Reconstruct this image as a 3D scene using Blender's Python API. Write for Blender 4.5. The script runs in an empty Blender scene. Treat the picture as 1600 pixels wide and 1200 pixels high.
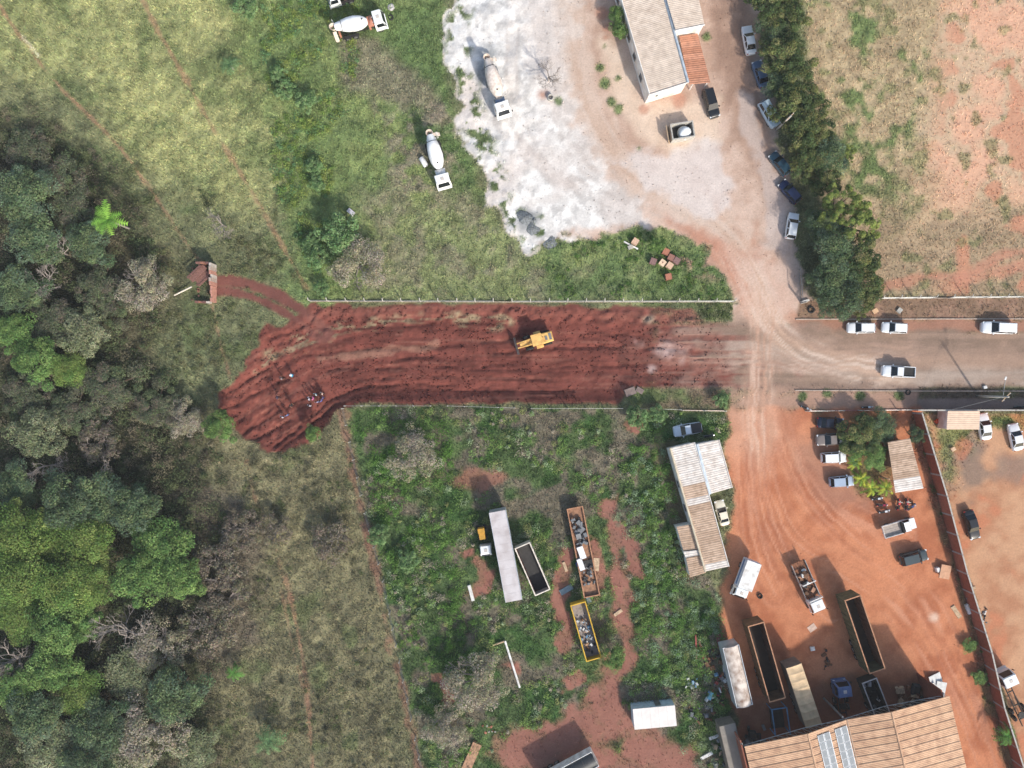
import bpy, math, random
import numpy as np
random.seed(7); RNG = np.random.RandomState(11)
C = bpy.context.scene.collection
SC = bpy.context.scene
# ------------------------------------------------------------------ camera, sky, sun, exposure
H = 112.0                                     # flying height; ground is 160 m wide in the frame
cam = bpy.data.cameras.new('camera'); cam.sensor_width = 36; cam.lens = 36*H/160.0
cam.clip_end = 6000
camo = bpy.data.objects.new('camera', cam); C.objects.link(camo)
camo.location = (0, 0, H); SC.camera = camo
wd = bpy.data.worlds.new('World'); SC.world = wd; wd.use_nodes = True
SUN_EL = math.radians(34.5); SUN_DIR = (0.547, -0.837)     # horizontal direction towards the sun
sky = wd.node_tree.nodes.new('ShaderNodeTexSky'); sky.sky_type = 'NISHITA'; sky.sun_disc = False
sky.sun_elevation = SUN_EL; sky.sun_rotation = math.atan2(SUN_DIR[0], SUN_DIR[1])
sky.air_density = 1.2; sky.dust_density = 2.5
bg = wd.node_tree.nodes['Background']; bg.inputs['Strength'].default_value = 0.15
wd.node_tree.links.new(sky.outputs[0], bg.inputs[0])
sl = bpy.data.lights.new('sun', 'SUN'); sl.energy = 3.4; sl.angle = math.radians(2.4); sl.color = (1, .95, .87)
so = bpy.data.objects.new('sun', sl); C.objects.link(so)
so.rotation_euler = (math.pi/2-SUN_EL, 0, math.atan2(SUN_DIR[0], -SUN_DIR[1])); so.location = (60, -90, 80)
vs = SC.view_settings; vs.view_transform = 'Standard'; vs.look = 'None'; vs.exposure = 0.36; vs.gamma = 1
vs.use_curve_mapping = False
SC.cycles.max_bounces = 5; SC.cycles.diffuse_bounces = 3; SC.cycles.use_denoising = True

# ------------------------------------------------------------------ helpers
def S(r, g, b):                                # a colour as the eye names it -> linear albedo
    f = lambda c: ((c/255+.055)/1.055)**2.4 if c > 10 else c/255/12.92
    return (f(r), f(g), f(b))
def W(px, py, h=0):                            # plan position of a point of height h
    k = (H-h)/H*.1
    return ((px-800)*k, (600-py)*k)
def sm(a, b, x):
    t = np.clip((x-a)/(b-a), 0, 1); return t*t*(3-2*t)
_tab = {}
def vnoise(x, y, seed=0):
    if seed not in _tab: _tab[seed] = np.random.RandomState(seed+100).rand(256, 256)
    T = _tab[seed]; xi = np.floor(x).astype(int); yi = np.floor(y).astype(int)
    fx = x-xi; fy = y-yi; fx = fx*fx*(3-2*fx); fy = fy*fy*(3-2*fy)
    a = T[xi & 255, yi & 255]; b = T[(xi+1) & 255, yi & 255]; c = T[xi & 255, (yi+1) & 255]; d = T[(xi+1) & 255, (yi+1) & 255]
    return (a*(1-fx)+b*fx)*(1-fy)+(c*(1-fx)+d*fx)*fy
def fbm(x, y, s, oct=4, seed=0):
    x = x/s; y = y/s; o = 0; a = .5; t = 0
    for i in range(oct):
        o = o+a*vnoise(x+17.3*i, y-9.1*i, seed+i); t += a; a *= .5; x = x*2.03; y = y*2.03
    return o/t
def sdf(px, py, poly):                         # >0 inside
    P = np.array(poly, float); Q = np.roll(P, -1, 0); d = np.full(px.shape, 1e9); ins = np.zeros(px.shape, bool)
    for (ax, ay), (bx, by) in zip(P, Q):
        ex, ey = bx-ax, by-ay; t = np.clip(((px-ax)*ex+(py-ay)*ey)/(ex*ex+ey*ey+1e-9), 0, 1)
        d = np.minimum(d, (px-ax-t*ex)**2+(py-ay-t*ey)**2)
        if ey != 0:
            c = ((ay > py) != (by > py)) & (px < ex*(py-ay)/ey+ax); ins ^= c
    d = np.sqrt(d); return np.where(ins, d, -d)
def linedist(px, py, pts):                     # distance, arclength and signed side of a polyline
    d = np.full(px.shape, 1e9); s = np.zeros(px.shape); sg = np.zeros(px.shape); L = 0
    for (ax, ay), (bx, by) in zip(pts[:-1], pts[1:]):
        ex, ey = bx-ax, by-ay; l = math.hypot(ex, ey); t = np.clip(((px-ax)*ex+(py-ay)*ey)/(l*l), 0, 1)
        dd = np.hypot(px-ax-t*ex, py-ay-t*ey); k = dd < d
        d = np.where(k, dd, d); s = np.where(k, L+t*l, s); sg = np.where(k, np.sign((px-ax)*ey-(py-ay)*ex)*dd, sg); L += l
    return d, s, sg
def smooth_line(pts, n=3):
    P = np.array(pts, float)
    for _ in range(n):
        Q = [P[0]]
        for a, b in zip(P[:-1], P[1:]): Q += [a*.75+b*.25, a*.25+b*.75]
        Q.append(P[-1]); P = np.array(Q)
    return [tuple(p) for p in P[::2]]+[tuple(P[-1])]

MATS = {}
def mat(name, col, rough=.6, metal=0, var=.12, scale=2.0, coat=0, bump=0, dirt=None, spec=.4):
    if name in MATS: return MATS[name]
    m = bpy.data.materials.new(name); m.use_nodes = True; nt = m.node_tree; b = nt.nodes['Principled BSDF']
    N = nt.nodes.new; L = nt.links.new
    tc = N('ShaderNodeTexCoord'); no = N('ShaderNodeTexNoise'); no.inputs['Scale'].default_value = scale; no.inputs['Detail'].default_value = 6
    L(tc.outputs['Object'], no.inputs['Vector'])
    mx = N('ShaderNodeMix'); mx.data_type = 'RGBA'
    dk = dirt if dirt else tuple(c*(1-2.2*var) for c in col)
    lt = tuple(min(1, c*(1+.7*var)) for c in col)
    mx.inputs['A'].default_value = (*dk, 1); mx.inputs['B'].default_value = (*lt, 1)
    r = N('ShaderNodeMapRange'); r.inputs['From Min'].default_value = .28; r.inputs['From Max'].default_value = .62
    L(no.outputs['Fac'], r.inputs['Value']); L(r.outputs[0], mx.inputs['Factor']); L(mx.outputs['Result'], b.inputs['Base Color'])
    b.inputs['Roughness'].default_value = rough; b.inputs['Metallic'].default_value = metal; b.inputs['Coat Weight'].default_value = coat
    b.inputs['Specular IOR Level'].default_value = spec
    if bump:
        bp = N('ShaderNodeBump'); bp.inputs['Strength'].default_value = bump; bp.inputs['Distance'].default_value = .05
        L(no.outputs['Fac'], bp.inputs['Height']); L(bp.outputs[0], b.inputs['Normal'])
    MATS[name] = m; return m
def attr_mat(name, fine=3.0, lo=.8, hi=1.2, bump=.4, transl=0, rough=.95):
    m = bpy.data.materials.new(name); m.use_nodes = True; nt = m.node_tree; b = nt.nodes['Principled BSDF']; N = nt.nodes.new; L = nt.links.new
    at = N('ShaderNodeAttribute'); at.attribute_name = 'col'
    b.inputs['Roughness'].default_value = rough; b.inputs['Specular IOR Level'].default_value = .12
    if fine:
        tc = N('ShaderNodeTexCoord'); no = N('ShaderNodeTexNoise'); no.inputs['Scale'].default_value = fine; no.inputs['Detail'].default_value = 7; no.inputs['Roughness'].default_value = .65
        L(tc.outputs['Object'], no.inputs['Vector'])
        r = N('ShaderNodeMapRange'); r.inputs['From Min'].default_value = .3; r.inputs['From Max'].default_value = .7; r.inputs['To Min'].default_value = lo; r.inputs['To Max'].default_value = hi
        L(no.outputs['Fac'], r.inputs['Value'])
        mx = N('ShaderNodeVectorMath'); mx.operation = 'SCALE'; L(at.outputs['Color'], mx.inputs[0]); L(r.outputs[0], mx.inputs['Scale'])
        L(mx.outputs[0], b.inputs['Base Color'])
        bp = N('ShaderNodeBump'); bp.inputs['Strength'].default_value = bump; bp.inputs['Distance'].default_value = .12
        L(no.outputs['Fac'], bp.inputs['Height']); L(bp.outputs[0], b.inputs['Normal'])
    else: L(at.outputs['Color'], b.inputs['Base Color'])
    if transl:
        t = N('ShaderNodeBsdfTranslucent'); L(at.outputs['Color'], t.inputs['Color']); ms = N('ShaderNodeMixShader'); ms.inputs[0].default_value = transl
        out = nt.nodes['Material Output']; L(b.outputs[0], ms.inputs[1]); L(t.outputs[0], ms.inputs[2]); L(ms.outputs[0], out.inputs['Surface'])
    return m
GROUND = attr_mat('ground_cover', fine=3.4, lo=.87, hi=1.13, bump=.45)
LEAF = attr_mat('leaf_cover', fine=0, transl=.3, rough=.8)

def fast_mesh(name, V, F, col=None, material=None, smooth=False):
    V = np.ascontiguousarray(V, np.float32); F = np.ascontiguousarray(F, np.int32); k = F.shape[1]
    me = bpy.data.meshes.new(name); me.vertices.add(len(V)); me.vertices.foreach_set('co', V.ravel())
    me.loops.add(F.size); me.loops.foreach_set('vertex_index', F.ravel())
    me.polygons.add(len(F)); me.polygons.foreach_set('loop_start', np.arange(len(F), dtype=np.int32)*k)
    try: me.polygons.foreach_set('loop_total', np.full(len(F), k, np.int32))
    except Exception: pass
    me.update(calc_edges=True)
    me.polygons.foreach_set('use_smooth', np.full(len(F), smooth))
    if col is not None:
        a = me.attributes.new('col', 'FLOAT_COLOR', 'POINT'); c = np.ones((len(V), 4), np.float32); c[:, :3] = col
        a.data.foreach_set('color', c.ravel())
    if material: me.materials.append(material)
    me.validate(); return me
def link(name, me, parent=None, loc=None):
    o = bpy.data.objects.new(name, me); C.objects.link(o)
    if parent: o.parent = parent
    if loc: o.location = loc
    return o

class MB:
    def __init__(s): s.v = []; s.f = []
    def add(s, vs, fs):
        n = len(s.v); s.v += [tuple(p) for p in vs]; s.f += [tuple(i+n for i in f) for f in fs]; return s
    def box(s, c, d, rz=0, top=1.0, tilt=0):
        x, y, z = c; a, b, h = d[0]/2, d[1]/2, d[2]/2; vs = []; cr, sr = math.cos(rz), math.sin(rz)
        for zz, k in ((-h, 1), (h, top)):
            for xx, yy in ((-a, -b), (a, -b), (a, b), (-a, b)):
                X, Y, Z = xx*k, yy*k, zz
                if tilt: X, Z = X*math.cos(tilt)+Z*math.sin(tilt), -X*math.sin(tilt)+Z*math.cos(tilt)
                vs.append((x+X*cr-Y*sr, y+X*sr+Y*cr, z+Z))
        return s.add(vs, [(3, 2, 1, 0), (4, 5, 6, 7), (0, 1, 5, 4), (1, 2, 6, 5), (2, 3, 7, 6), (3, 0, 4, 7)])
    def cyl(s, p, q, r, r2=None, n=10, cap=True):
        p = np.array(p, float); q = np.array(q, float); r2 = r if r2 is None else r2; d = q-p; d = d/(np.linalg.norm(d)+1e-9)
        u = np.cross(d, (0, 0, 1) if abs(d[2]) < .9 else (1, 0, 0)); u /= np.linalg.norm(u); w = np.cross(d, u)
        vs = [p+r*(math.cos(t)*u+math.sin(t)*w) for t in np.arange(n)*2*math.pi/n]+[q+r2*(math.cos(t)*u+math.sin(t)*w) for t in np.arange(n)*2*math.pi/n]
        fs = [(i, n+i, n+(i+1) % n, (i+1) % n) for i in range(n)]
        if cap: fs += [tuple(range(n)), tuple(range(2*n-1, n-1, -1))]
        return s.add(vs, fs)
    def loft(s, rings, cap=True):
        n = len(rings[0]); vs = [p for r in rings for p in r]; fs = []
        for k in range(len(rings)-1):
            for i in range(n): j = (i+1) % n; fs.append((k*n+i, k*n+j, (k+1)*n+j, (k+1)*n+i))
        if cap: fs += [tuple(range(n-1, -1, -1)), tuple(range((len(rings)-1)*n, len(rings)*n))]
        return s.add(vs, fs)
    def prism(s, poly, z0, z1):
        n = len(poly); a = sum(poly[i][0]*poly[(i+1) % n][1]-poly[(i+1) % n][0]*poly[i][1] for i in range(n))
        if a < 0: poly = poly[::-1]
        return s.loft([[(x, y, z0) for x, y in poly], [(x, y, z1) for x, y in poly]])
    def plate(s, pts, t=.02):                   # a thin slab standing t proud of a quad, along its normal
        P = [np.array(p, float) for p in pts]; n = np.cross(P[1]-P[0], P[-1]-P[0]); n = n/(np.linalg.norm(n)+1e-9)*t
        return s.loft([[tuple(p) for p in P], [tuple(p+n) for p in P]])
    def build(s, name, material, parent=None, smooth=False, off=None):
        me = bpy.data.meshes.new(name); v = s.v if off is None else [(a-off[0], b-off[1], c-off[2]) for a, b, c in s.v]
        me.from_pydata(v, [], s.f)
        if smooth: me.polygons.foreach_set('use_smooth', [True]*len(me.polygons))
        if material: me.materials.append(material)
        me.update(); return link(name, me, parent)
def thing(name, label, cat, x, y, rz=0, z=None, group=None, sc=1):
    o = bpy.data.objects.new(name, None); o.empty_display_size = .5; C.objects.link(o)
    o.location = (x, y, gz(x, y) if z is None else z); o.rotation_euler = (0, 0, rz); o.scale = (sc, sc, sc)
    o['label'] = label; o['category'] = cat
    if group: o['group'] = group
    return o
def tag(o, label, cat, group=None):
    o['label'] = label; o['category'] = cat
    if group: o['group'] = group
    return o
def place(rear, front, h=1.0):
    a = W(*rear, h); b = W(*front, h)
    return (a[0]+b[0])/2, (a[1]+b[1])/2, math.atan2(b[1]-a[1], b[0]-a[0]), math.hypot(b[0]-a[0], b[1]-a[1])

# ------------------------------------------------------------------ the ground: one height field, painted by what grows or lies there, plus a patch of cloud shade
inx = np.arange(-92, 92.01, .3); iny = np.arange(-72, 72.01, .3)
xs = np.concatenate([[-2500, -900, -400, -200, -120], inx, [120, 200, 400, 900, 2500]])
ys = np.concatenate([[-2500, -900, -400, -200, -100], iny, [100, 200, 400, 900, 2500]])
GX, GY = np.meshgrid(xs, ys); PX = 800+10*GX; PY = 600-10*GY
PXc = np.clip(PX, -120, 1720); PYc = np.clip(PY, -120, 1320)
n_big = fbm(GX, GY, 16, 4, 1); n_mid = fbm(GX, GY, 5, 4, 5); n_sm = fbm(GX, GY, 1.6, 3, 9); n_fine = fbm(GX, GY, .7, 2, 13); n_edge = (fbm(GX, GY, 2.4, 4, 17)-.5)
COL = np.zeros(GX.shape+(3,)); VEG = np.ones(GX.shape)
def paint(mask, a, b=None, t=None, veg=None):
    a = np.array(S(*a)); c = a if b is None else a+(np.array(S(*b))-a)*t[..., None]
    COL[:] = COL*(1-mask[..., None])+c*mask[..., None]
    if veg is not None: VEG[:] = VEG*(1-mask)+veg*mask
def zone(poly, soft=6, rag=22): return sm(-soft, soft, sdf(PXc, PYc, poly)+n_edge*rag)
def st(f, a, b): return sm(a, b, f)
# meadow
paint(np.ones(GX.shape), (122, 125, 84), (100, 105, 72), st(n_mid*.6+n_sm*.4, .35, .65))
paint(zone([(-200, -200), (480, -200), (480, 260), (400, 330), (300, 310), (190, 240), (120, 130), (-200, 100)], 50, 60), (160, 161, 100), (132, 138, 84), st(n_sm*.5+n_mid*.5, .35, .65))
paint(zone([(300, 640), (560, 640), (660, 1320), (300, 1320), (330, 900)], 30, 60), (130, 124, 88), (107, 103, 74), st(n_sm*.6+n_mid*.4, .38, .62))
paint(st(n_mid, .60, .72)*(PXc < 560)*.45, (92, 110, 58))
forest = zone([(-200, 180), (60, 200), (190, 300), (250, 420), (225, 560), (300, 640), (330, 760), (310, 1000), (330, 1320), (-200, 1320)], 30, 70)
paint(forest, (74, 76, 52), (56, 58, 42), st(n_sm, .35, .6))
paint(zone([(290, 780), (360, 750), (420, 850), (400, 1000), (330, 1070), (300, 950)], 20, 60)*.85, (98, 88, 76), (116, 106, 88), n_fine)
paint(zone([(150, 360), (280, 390), (300, 440), (230, 560), (170, 560)], 25, 60)*.7, (96, 90, 66))  # cloud shade painted into the ground colour as a dark brownish patch
# north lot
NL = [(400, -200), (705, -200), (692, 60), (712, 190), (770, 330), (820, 385), (930, 372), (985, 352), (1040, 354), (1100, 388), (1140, 440), (1145, 471), (490, 471), (480, 380), (455, 200)]
paint(zone(NL, 12, 30), (126, 140, 78), (104, 122, 68), st(n_mid*.5+n_sm*.5, .38, .62))
d, s_, g_ = linedist(PXc, PYc, smooth_line([(380, -40), (425, 100), (480, 190), (490, 280), (478, 370), (490, 460)]))
paint(sm(60, 15, d+n_edge*70)*.8, (92, 116, 62), (116, 134, 72), st(n_sm, .35, .6))
paint(zone([(560, 10), (700, -10), (690, 60), (720, 200), (760, 310), (700, 300), (640, 180), (560, 90)], 20, 50), (88, 112, 62), (104, 124, 66), n_sm)
paint(zone([(525, 55), (590, 62), (680, 140), (690, 190), (640, 165), (535, 150)], 14, 40)*.75, (142, 130, 110), (124, 116, 94), n_fine)
paint(zone([(590, 180), (700, 160), (720, 240), (680, 330), (630, 300), (610, 240)], 14, 60)*st(n_sm, .4, .6)*.8, (140, 128, 108))
paint(zone([(570, 300), (700, 290), (800, 330), (830, 400), (1000, 420), (1000, 470), (560, 470)], 30, 60)*(.35+.65*st(n_sm*.6+n_mid*.4, .40, .58))*.8, (142, 132, 108), (128, 126, 92), n_fine)
paint(zone([(850, 380), (1010, 352), (1130, 420), (1140, 470), (860, 470)], 14, 30)*st(n_mid, .35, .55)*.9, (86, 112, 60), (104, 122, 68), n_sm)
paint(zone([(1040, 375), (1100, 395), (1130, 440), (1080, 430)], 10, 40)*st(n_sm, .42, .6), (150, 124, 100))
# east dry field
EF = [(1240, -200), (1800, -200), (1800, 463), (1370, 463), (1290, 420)]
ef = zone(EF, 10, 20)
paint(ef, (182, 160, 120), (162, 140, 104), st(n_sm*.6+n_fine*.4, .36, .62), .42)
paint(ef*st(n_mid*.7+n_sm*.3, .52, .64)*sm(1480, 1380, PXc+n_edge*200), (110, 126, 70), None, None, .9)
paint(ef*sm(1420, 1500, PXc+(n_big-.5)*160+(n_mid-.5)*120)*sm(390, 250, PYc+(n_mid-.5)*120), (210, 160, 126), (194, 164, 130), st(n_mid, .4, .6), .18)
paint(ef*sm(300, 360, PYc+(n_mid-.5)*120)*.8, (168, 140, 108), (148, 128, 98), n_sm, .4)
paint(ef*st(n_mid, .6, .7)*sm(1440, 1500, PXc)*.7, (196, 128, 94), None, None, .1)
paint(ef*st(fbm(GX, GY, 2.2, 3, 61), .62, .75)*.6, (122, 128, 76), None, None, .9)
d, s_, g_ = linedist(PXc, PYc, smooth_line([(1375, 448), (1420, 440), (1450, 430), (1500, 432), (1530, 425), (1560, 400), (1640, 380)]))
paint(ef*sm(11, 2, d+n_edge*22)*.7, (184, 122, 94), None, None, 0)
d, s_, g_ = linedist(PXc, PYc, [(1500, 440), (1640, 405)]); paint(ef*sm(16, 4, d+n_edge*16)*.7, (192, 128, 98), None, None, .1)
# gravel yard
GYp = [(706, -200), (708, 0), (692, 40), (698, 100), (716, 160), (716, 200), (748, 262), (768, 320), (800, 362), (822, 402), (846, 400), (862, 372), (900, 372), (930, 376), (985, 350), (1036, 350), (1100, 386), (1134, 436), (1146, 474), (1146, 500), (1160, 520), (1200, 530), (1262, 498), (1262, 470), (1246, 400), (1240, 320), (1222, 230), (1204, 150), (1190, 60), (1180, -200)]
gyd = sdf(PXc, PYc, GYp); gym = sm(-3, 3, gyd+n_edge*34+(n_sm-.5)*14)
paint(gym, (202, 172, 152), (180, 146, 124), st(n_mid*.6+n_sm*.4, .36, .62), 0)
white = sm(-14, 14, sdf(PXc, PYc, [(690, -200), (880, -200), (895, 120), (905, 200), (960, 290), (1000, 300), (1000, 340), (860, 380), (830, 420), (690, 180)])+n_edge*60)*gym
paint(white, (230, 226, 220), (208, 203, 197), st(n_fine*.5+n_sm*.5, .38, .62), 0)
paint(white*st(fbm(GX, GY, 1.1, 4, 181), .56, .66)*.6, (170, 166, 162), None, None, 0)
paint(white*st(fbm(GX, GY, 9, 6, 31), .44, .68)*.6, (196, 180, 170), None, None, 0)
paint(gym*sm(-10, 30, sdf(PXc, PYc, [(780, -60), (880, -60), (900, 110), (905, 200), (860, 200), (820, 110)])+n_edge*40)*.6, (206, 192, 182), None, None, 0)
paint(gym*sm(20, 2, -gyd*0+np.hypot(PXc-822, PYc-342)/1.0-8+n_edge*30)*.8, (120, 124, 126), None, None, 0)
paint(gym*sm(16, 2, np.hypot(PXc-858, PYc-385)+n_edge*30)*.6, (150, 152, 152), None, None, 0)
paint(gym*sm(18, 4, linedist(PXc, PYc, [(752, 120), (758, 90), (775, 78)])[0]+n_edge*24)*.75, (128, 132, 134), None, None, 0)
edge_green = sm(26, 6, np.abs(gyd-22+n_edge*30))*st(fbm(GX, GY, 1.4, 3, 41), .50, .58)*sm(460, 420, PYc)*(PXc < 850)
paint(edge_green, (96, 112, 66), None, None, .8)
for pl in ([(830, -40), (850, 100), (880, 220), (950, 300), (1060, 335)], [(860, -40), (870, 120), (900, 230), (980, 300)], [(800, 40), (800, 180), (850, 270), (930, 320)], [(780, 190), (830, 250), (900, 290), (990, 330)]):
    d, s_, g_ = linedist(PXc+(n_mid-.5)*16, PYc+(n_mid-.5)*16, smooth_line(pl))
    paint(gym*sm(3.5, 1, np.minimum(np.abs(d-9), np.abs(d+9))+n_edge*4)*.4*st(n_sm, .3, .55), (176, 164, 156), None, None, 0)
    paint(gym*sm(12, 2, d+n_edge*14)*.22, (190, 172, 160), None, None, 0)
tr = smooth_line([(880, -200), (895, 0), (905, 120), (935, 210), (1000, 280), (1080, 320), (1150, 380), (1185, 440), (1215, 520), (1290, 560)])
d, s_, g_ = linedist(PXc, PYc, tr)
paint(gym*sm(40, 8, d+n_edge*40)*sm(-40, 200, s_)*.62, (192, 164, 142), (206, 184, 166), st(vnoise(g_*.16+n_sm*1.2, s_*.012, 71)*.7+n_sm*.3, .4, .7), 0)
paint(gym*sm(22, 3, np.abs(d-26)+n_edge*34)*sm(500, 660, s_)*.7*st(n_mid+n_sm*.4, .5, .8), (190, 134, 104), None, None, 0)
rd = sm(-12, 12, sdf(PXc, PYc, [(1090, -200), (1165, -200), (1172, 60), (1196, 160), (1218, 250), (1228, 330), (1200, 330), (1160, 240), (1128, 150), (1120, 110)])+n_edge*20)
paint(gym*rd, (172, 138, 116), (152, 120, 100), st(n_mid*.5+n_sm*.5, .38, .62), 0)
paint(gym*sm(-12, 12, sdf(PXc, PYc, [(1172, 60), (1196, 60), (1262, 300), (1262, 470), (1240, 440), (1232, 330), (1196, 170)])+n_edge*26)*.8, (158, 144, 136), None, None, 0)
paint(gym*sm(-12, 12, sdf(PXc, PYc, [(940, 70), (975, 70), (1005, 165), (1130, 150), (1120, 220), (1050, 250), (960, 170)])+n_edge*30)*.85, (220, 196, 172), (206, 178, 152), n_sm, 0)
paint(gym*sm(-8, 8, sdf(PXc, PYc, [(1030, 235), (1100, 222), (1132, 240), (1142, 325), (1100, 340), (1010, 296), (960, 255)])+n_edge*46)*.7, (216, 206, 200), (200, 188, 182), n_sm, 0)
paint(gym*sm(-8, 8, sdf(PXc, PYc, [(1150, 150), (1175, 155), (1232, 330), (1240, 400), (1205, 380), (1190, 300)])+n_edge*40)*.6, (192, 176, 168), None, None, 0)
paint(gym*sm(-8, 10, sdf(PXc, PYc, [(1040, 342), (1100, 360), (1190, 400), (1180, 430), (1140, 440), (1100, 390)])+n_edge*36)*.6, (182, 122, 94), None, None, 0)
paint(gym*sm(-8, 10, sdf(PXc, PYc, [(1150, 410), (1245, 400), (1262, 470), (1220, 500), (1160, 490)])+n_edge*30)*.6, (208, 178, 160), None, None, 0)
for p, r in (((948, 45), 14), ((945, 60), 12), ((1005, 170), 12), ((1060, 158), 14), ((940, 20), 16)):
    paint(sm(r, r*.4, np.hypot(PXc-p[0], PYc-p[1])+n_edge*16)*.7, (182, 124, 96), None, None, 0)
for p, r in (((938, 105), 9), ((945, 130), 11), ((955, 160), 12), ((965, 170), 9), ((998, 232), 9), ((967, 122), 10), ((873, 160), 12), ((945, 70), 10), ((1103, 60), 10)):
    paint(sm(r, r*.5, np.hypot(PXc-p[0], PYc-p[1])+n_edge*16)*.9, (98, 120, 62), None, None, 1)
paint(sm(14, 5, np.hypot(PXc-847, PYc-148)+n_edge*14)*.8, (176, 120, 92), None, None, 0)
# verge, road
rut_n = vnoise(PYc*.25+n_sm, PXc*.008, 191)*.6+n_sm*.4
paint(sm(-3, 3, sdf(PXc, PYc, [(1250, 470), (1370, 466), (1900, 463), (1900, 499), (1245, 499)])+n_edge*5), (152, 118, 94), (134, 106, 82), st(n_sm, .35, .62), .3)
paint(sm(-4, 4, sdf(PXc, PYc, [(1235, 499), (1900, 497), (1900, 522), (1235, 524)])+n_edge*12), (168, 118, 92), (150, 106, 84), n_sm, 0)
paint(sm(-5, 5, sdf(PXc, PYc, [(1030, 508), (1150, 510), (1250, 506), (1300, 514), (1300, 611), (1150, 611), (1030, 606)])+n_edge*16), (158, 124, 106), (146, 118, 104), n_sm, 0)
wj = sm(1330, 1200, PXc); roadm = sm(-5-22*wj, 5+22*wj, n_edge*60*wj+(rut_n-.5)*50*wj+sdf(PXc, PYc, [(1120, 522), (1180, 514), (1250, 512), (1500, 516), (1900, 516), (1900, 612), (1160, 612), (1130, 606)])+n_edge*14)
stk = vnoise(PYc*.22+n_mid*2, PXc*.004, 81)
paint(roadm, (152, 124, 104), (134, 110, 92), st(stk*.6+n_sm*.4, .35, .65), 0)
d, s_, g_ = linedist(PXc, PYc, smooth_line([(1130, 540), (1200, 545), (1270, 572), (1400, 588), (1900, 590)]))
paint(np.maximum(roadm, .0)*sm(22, 3, d+n_edge*26)*.5*(.5+.5*st(rut_n, .35, .6)), (190, 172, 156), None, None, 0)
d, s_, g_ = linedist(PXc, PYc, smooth_line([(1170, 420), (1195, 500), (1260, 550), (1380, 568), (1900, 560)]))
paint(roadm*sm(14, 4, d+n_edge*10)*.6, (176, 142, 118), None, None, 0)
paint(sm(-4, 4, sdf(PXc, PYc, [(1150, 600), (1900, 601), (1900, 612), (1150, 612)])+n_edge*16)*.6, (128, 104, 90), None, None, .1)
paint(sm(-4-8*wj, 4+8*wj, sdf(PXc, PYc, [(1146, 612), (1445, 612), (1445, 642), (1142, 642)])+n_edge*(8+24*wj)), (182, 144, 120), (158, 120, 98), n_mid, 0)
paint(sm(-3, 3, sdf(PXc, PYc, [(1435, 604), (1900, 604), (1900, 640), (1435, 640)])+n_edge*6), (112, 112, 74), (98, 84, 68), st(n_mid, .4, .6), .7)
paint(sm(-3, 3, sdf(PXc, PYc, [(1435, 623), (1900, 623), (1900, 641), (1435, 641)])+n_edge*4), (146, 126, 114), (134, 114, 104), n_sm, 0)
for p, r in (((1290, 615), 10), ((1345, 618), 12), ((1405, 617), 9), ((1253, 620), 9)):
    paint(sm(r, r*.5, np.hypot(PXc-p[0], PYc-p[1])+n_edge*16)*.9, (84, 108, 56), None, None, 1)
# south lot
SL = [(540, 638), (800, 634), (980, 640), (1138, 645), (1140, 690), (1122, 700), (1050, 690), (1062, 830), (1140, 960), (1140, 1320), (690, 1320)]
slm = zone(SL, 5, 12)
paint(slm, (88, 110, 60), (74, 96, 52), st(n_sm*.6+n_mid*.4, .38, .62), 1)
paint(slm*st(fbm(GX, GY, 4.5, 4, 23), .49, .60)*.85, (126, 112, 96), (108, 98, 82), n_fine, .75)
paint(slm*st(fbm(GX, GY, 3.0, 3, 47), .57, .66)*.8, (58, 92, 40), None, None, 1)
paint(slm*zone([(700, 760), (760, 770), (790, 745), (740, 730)], 8, 40)*.8, (150, 98, 78), None, None, .1)
for pl, w in (([(955, 790), (962, 850), (970, 930), (985, 1010), (960, 1060), (960, 1150)], 20), ([(930, 850), (940, 930)], 16), ([(868, 920), (880, 985), (890, 1010)], 11),
              ([(840, 1165), (900, 1150), (960, 1120), (1010, 1160), (1060, 1200)], 44), ([(965, 1040), (940, 1100), (880, 1140)], 30), ([(800, 1180), (960, 1190), (1060, 1190)], 40),
              ([(725, 860), (770, 900), (750, 930)], 13), ([(880, 850), (890, 920)], 12), ([(980, 860), (1005, 900)], 12), ([(800, 1040), (815, 1060)], 10), ([(680, 1060), (697, 1090)], 7), ([(985, 670), (1012, 664)], 9), ([(905, 1060), (890, 1075)], 12)):
    paint(slm*sm(w, w*.45, linedist(PXc, PYc, smooth_line(pl, 2))[0]+n_edge*44)*(.78+.22*st(fbm(GX, GY, 1.2, 3, 161), .38, .5)), (158, 104, 86), (138, 88, 72), n_sm, .06)
d, s_, g_ = linedist(PXc, PYc, [(1048, 700), (1058, 800), (1075, 900)]); paint(sm(16, 6, d+n_edge*14)*.7, (112, 92, 70), None, None, .4)
d, s_, g_ = linedist(PXc, PYc, [(1030, 650), (1028, 720), (1055, 830)]); paint(sm(8, 3, d+n_edge*10)*.6, (140, 120, 92), None, None, .4)
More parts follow.
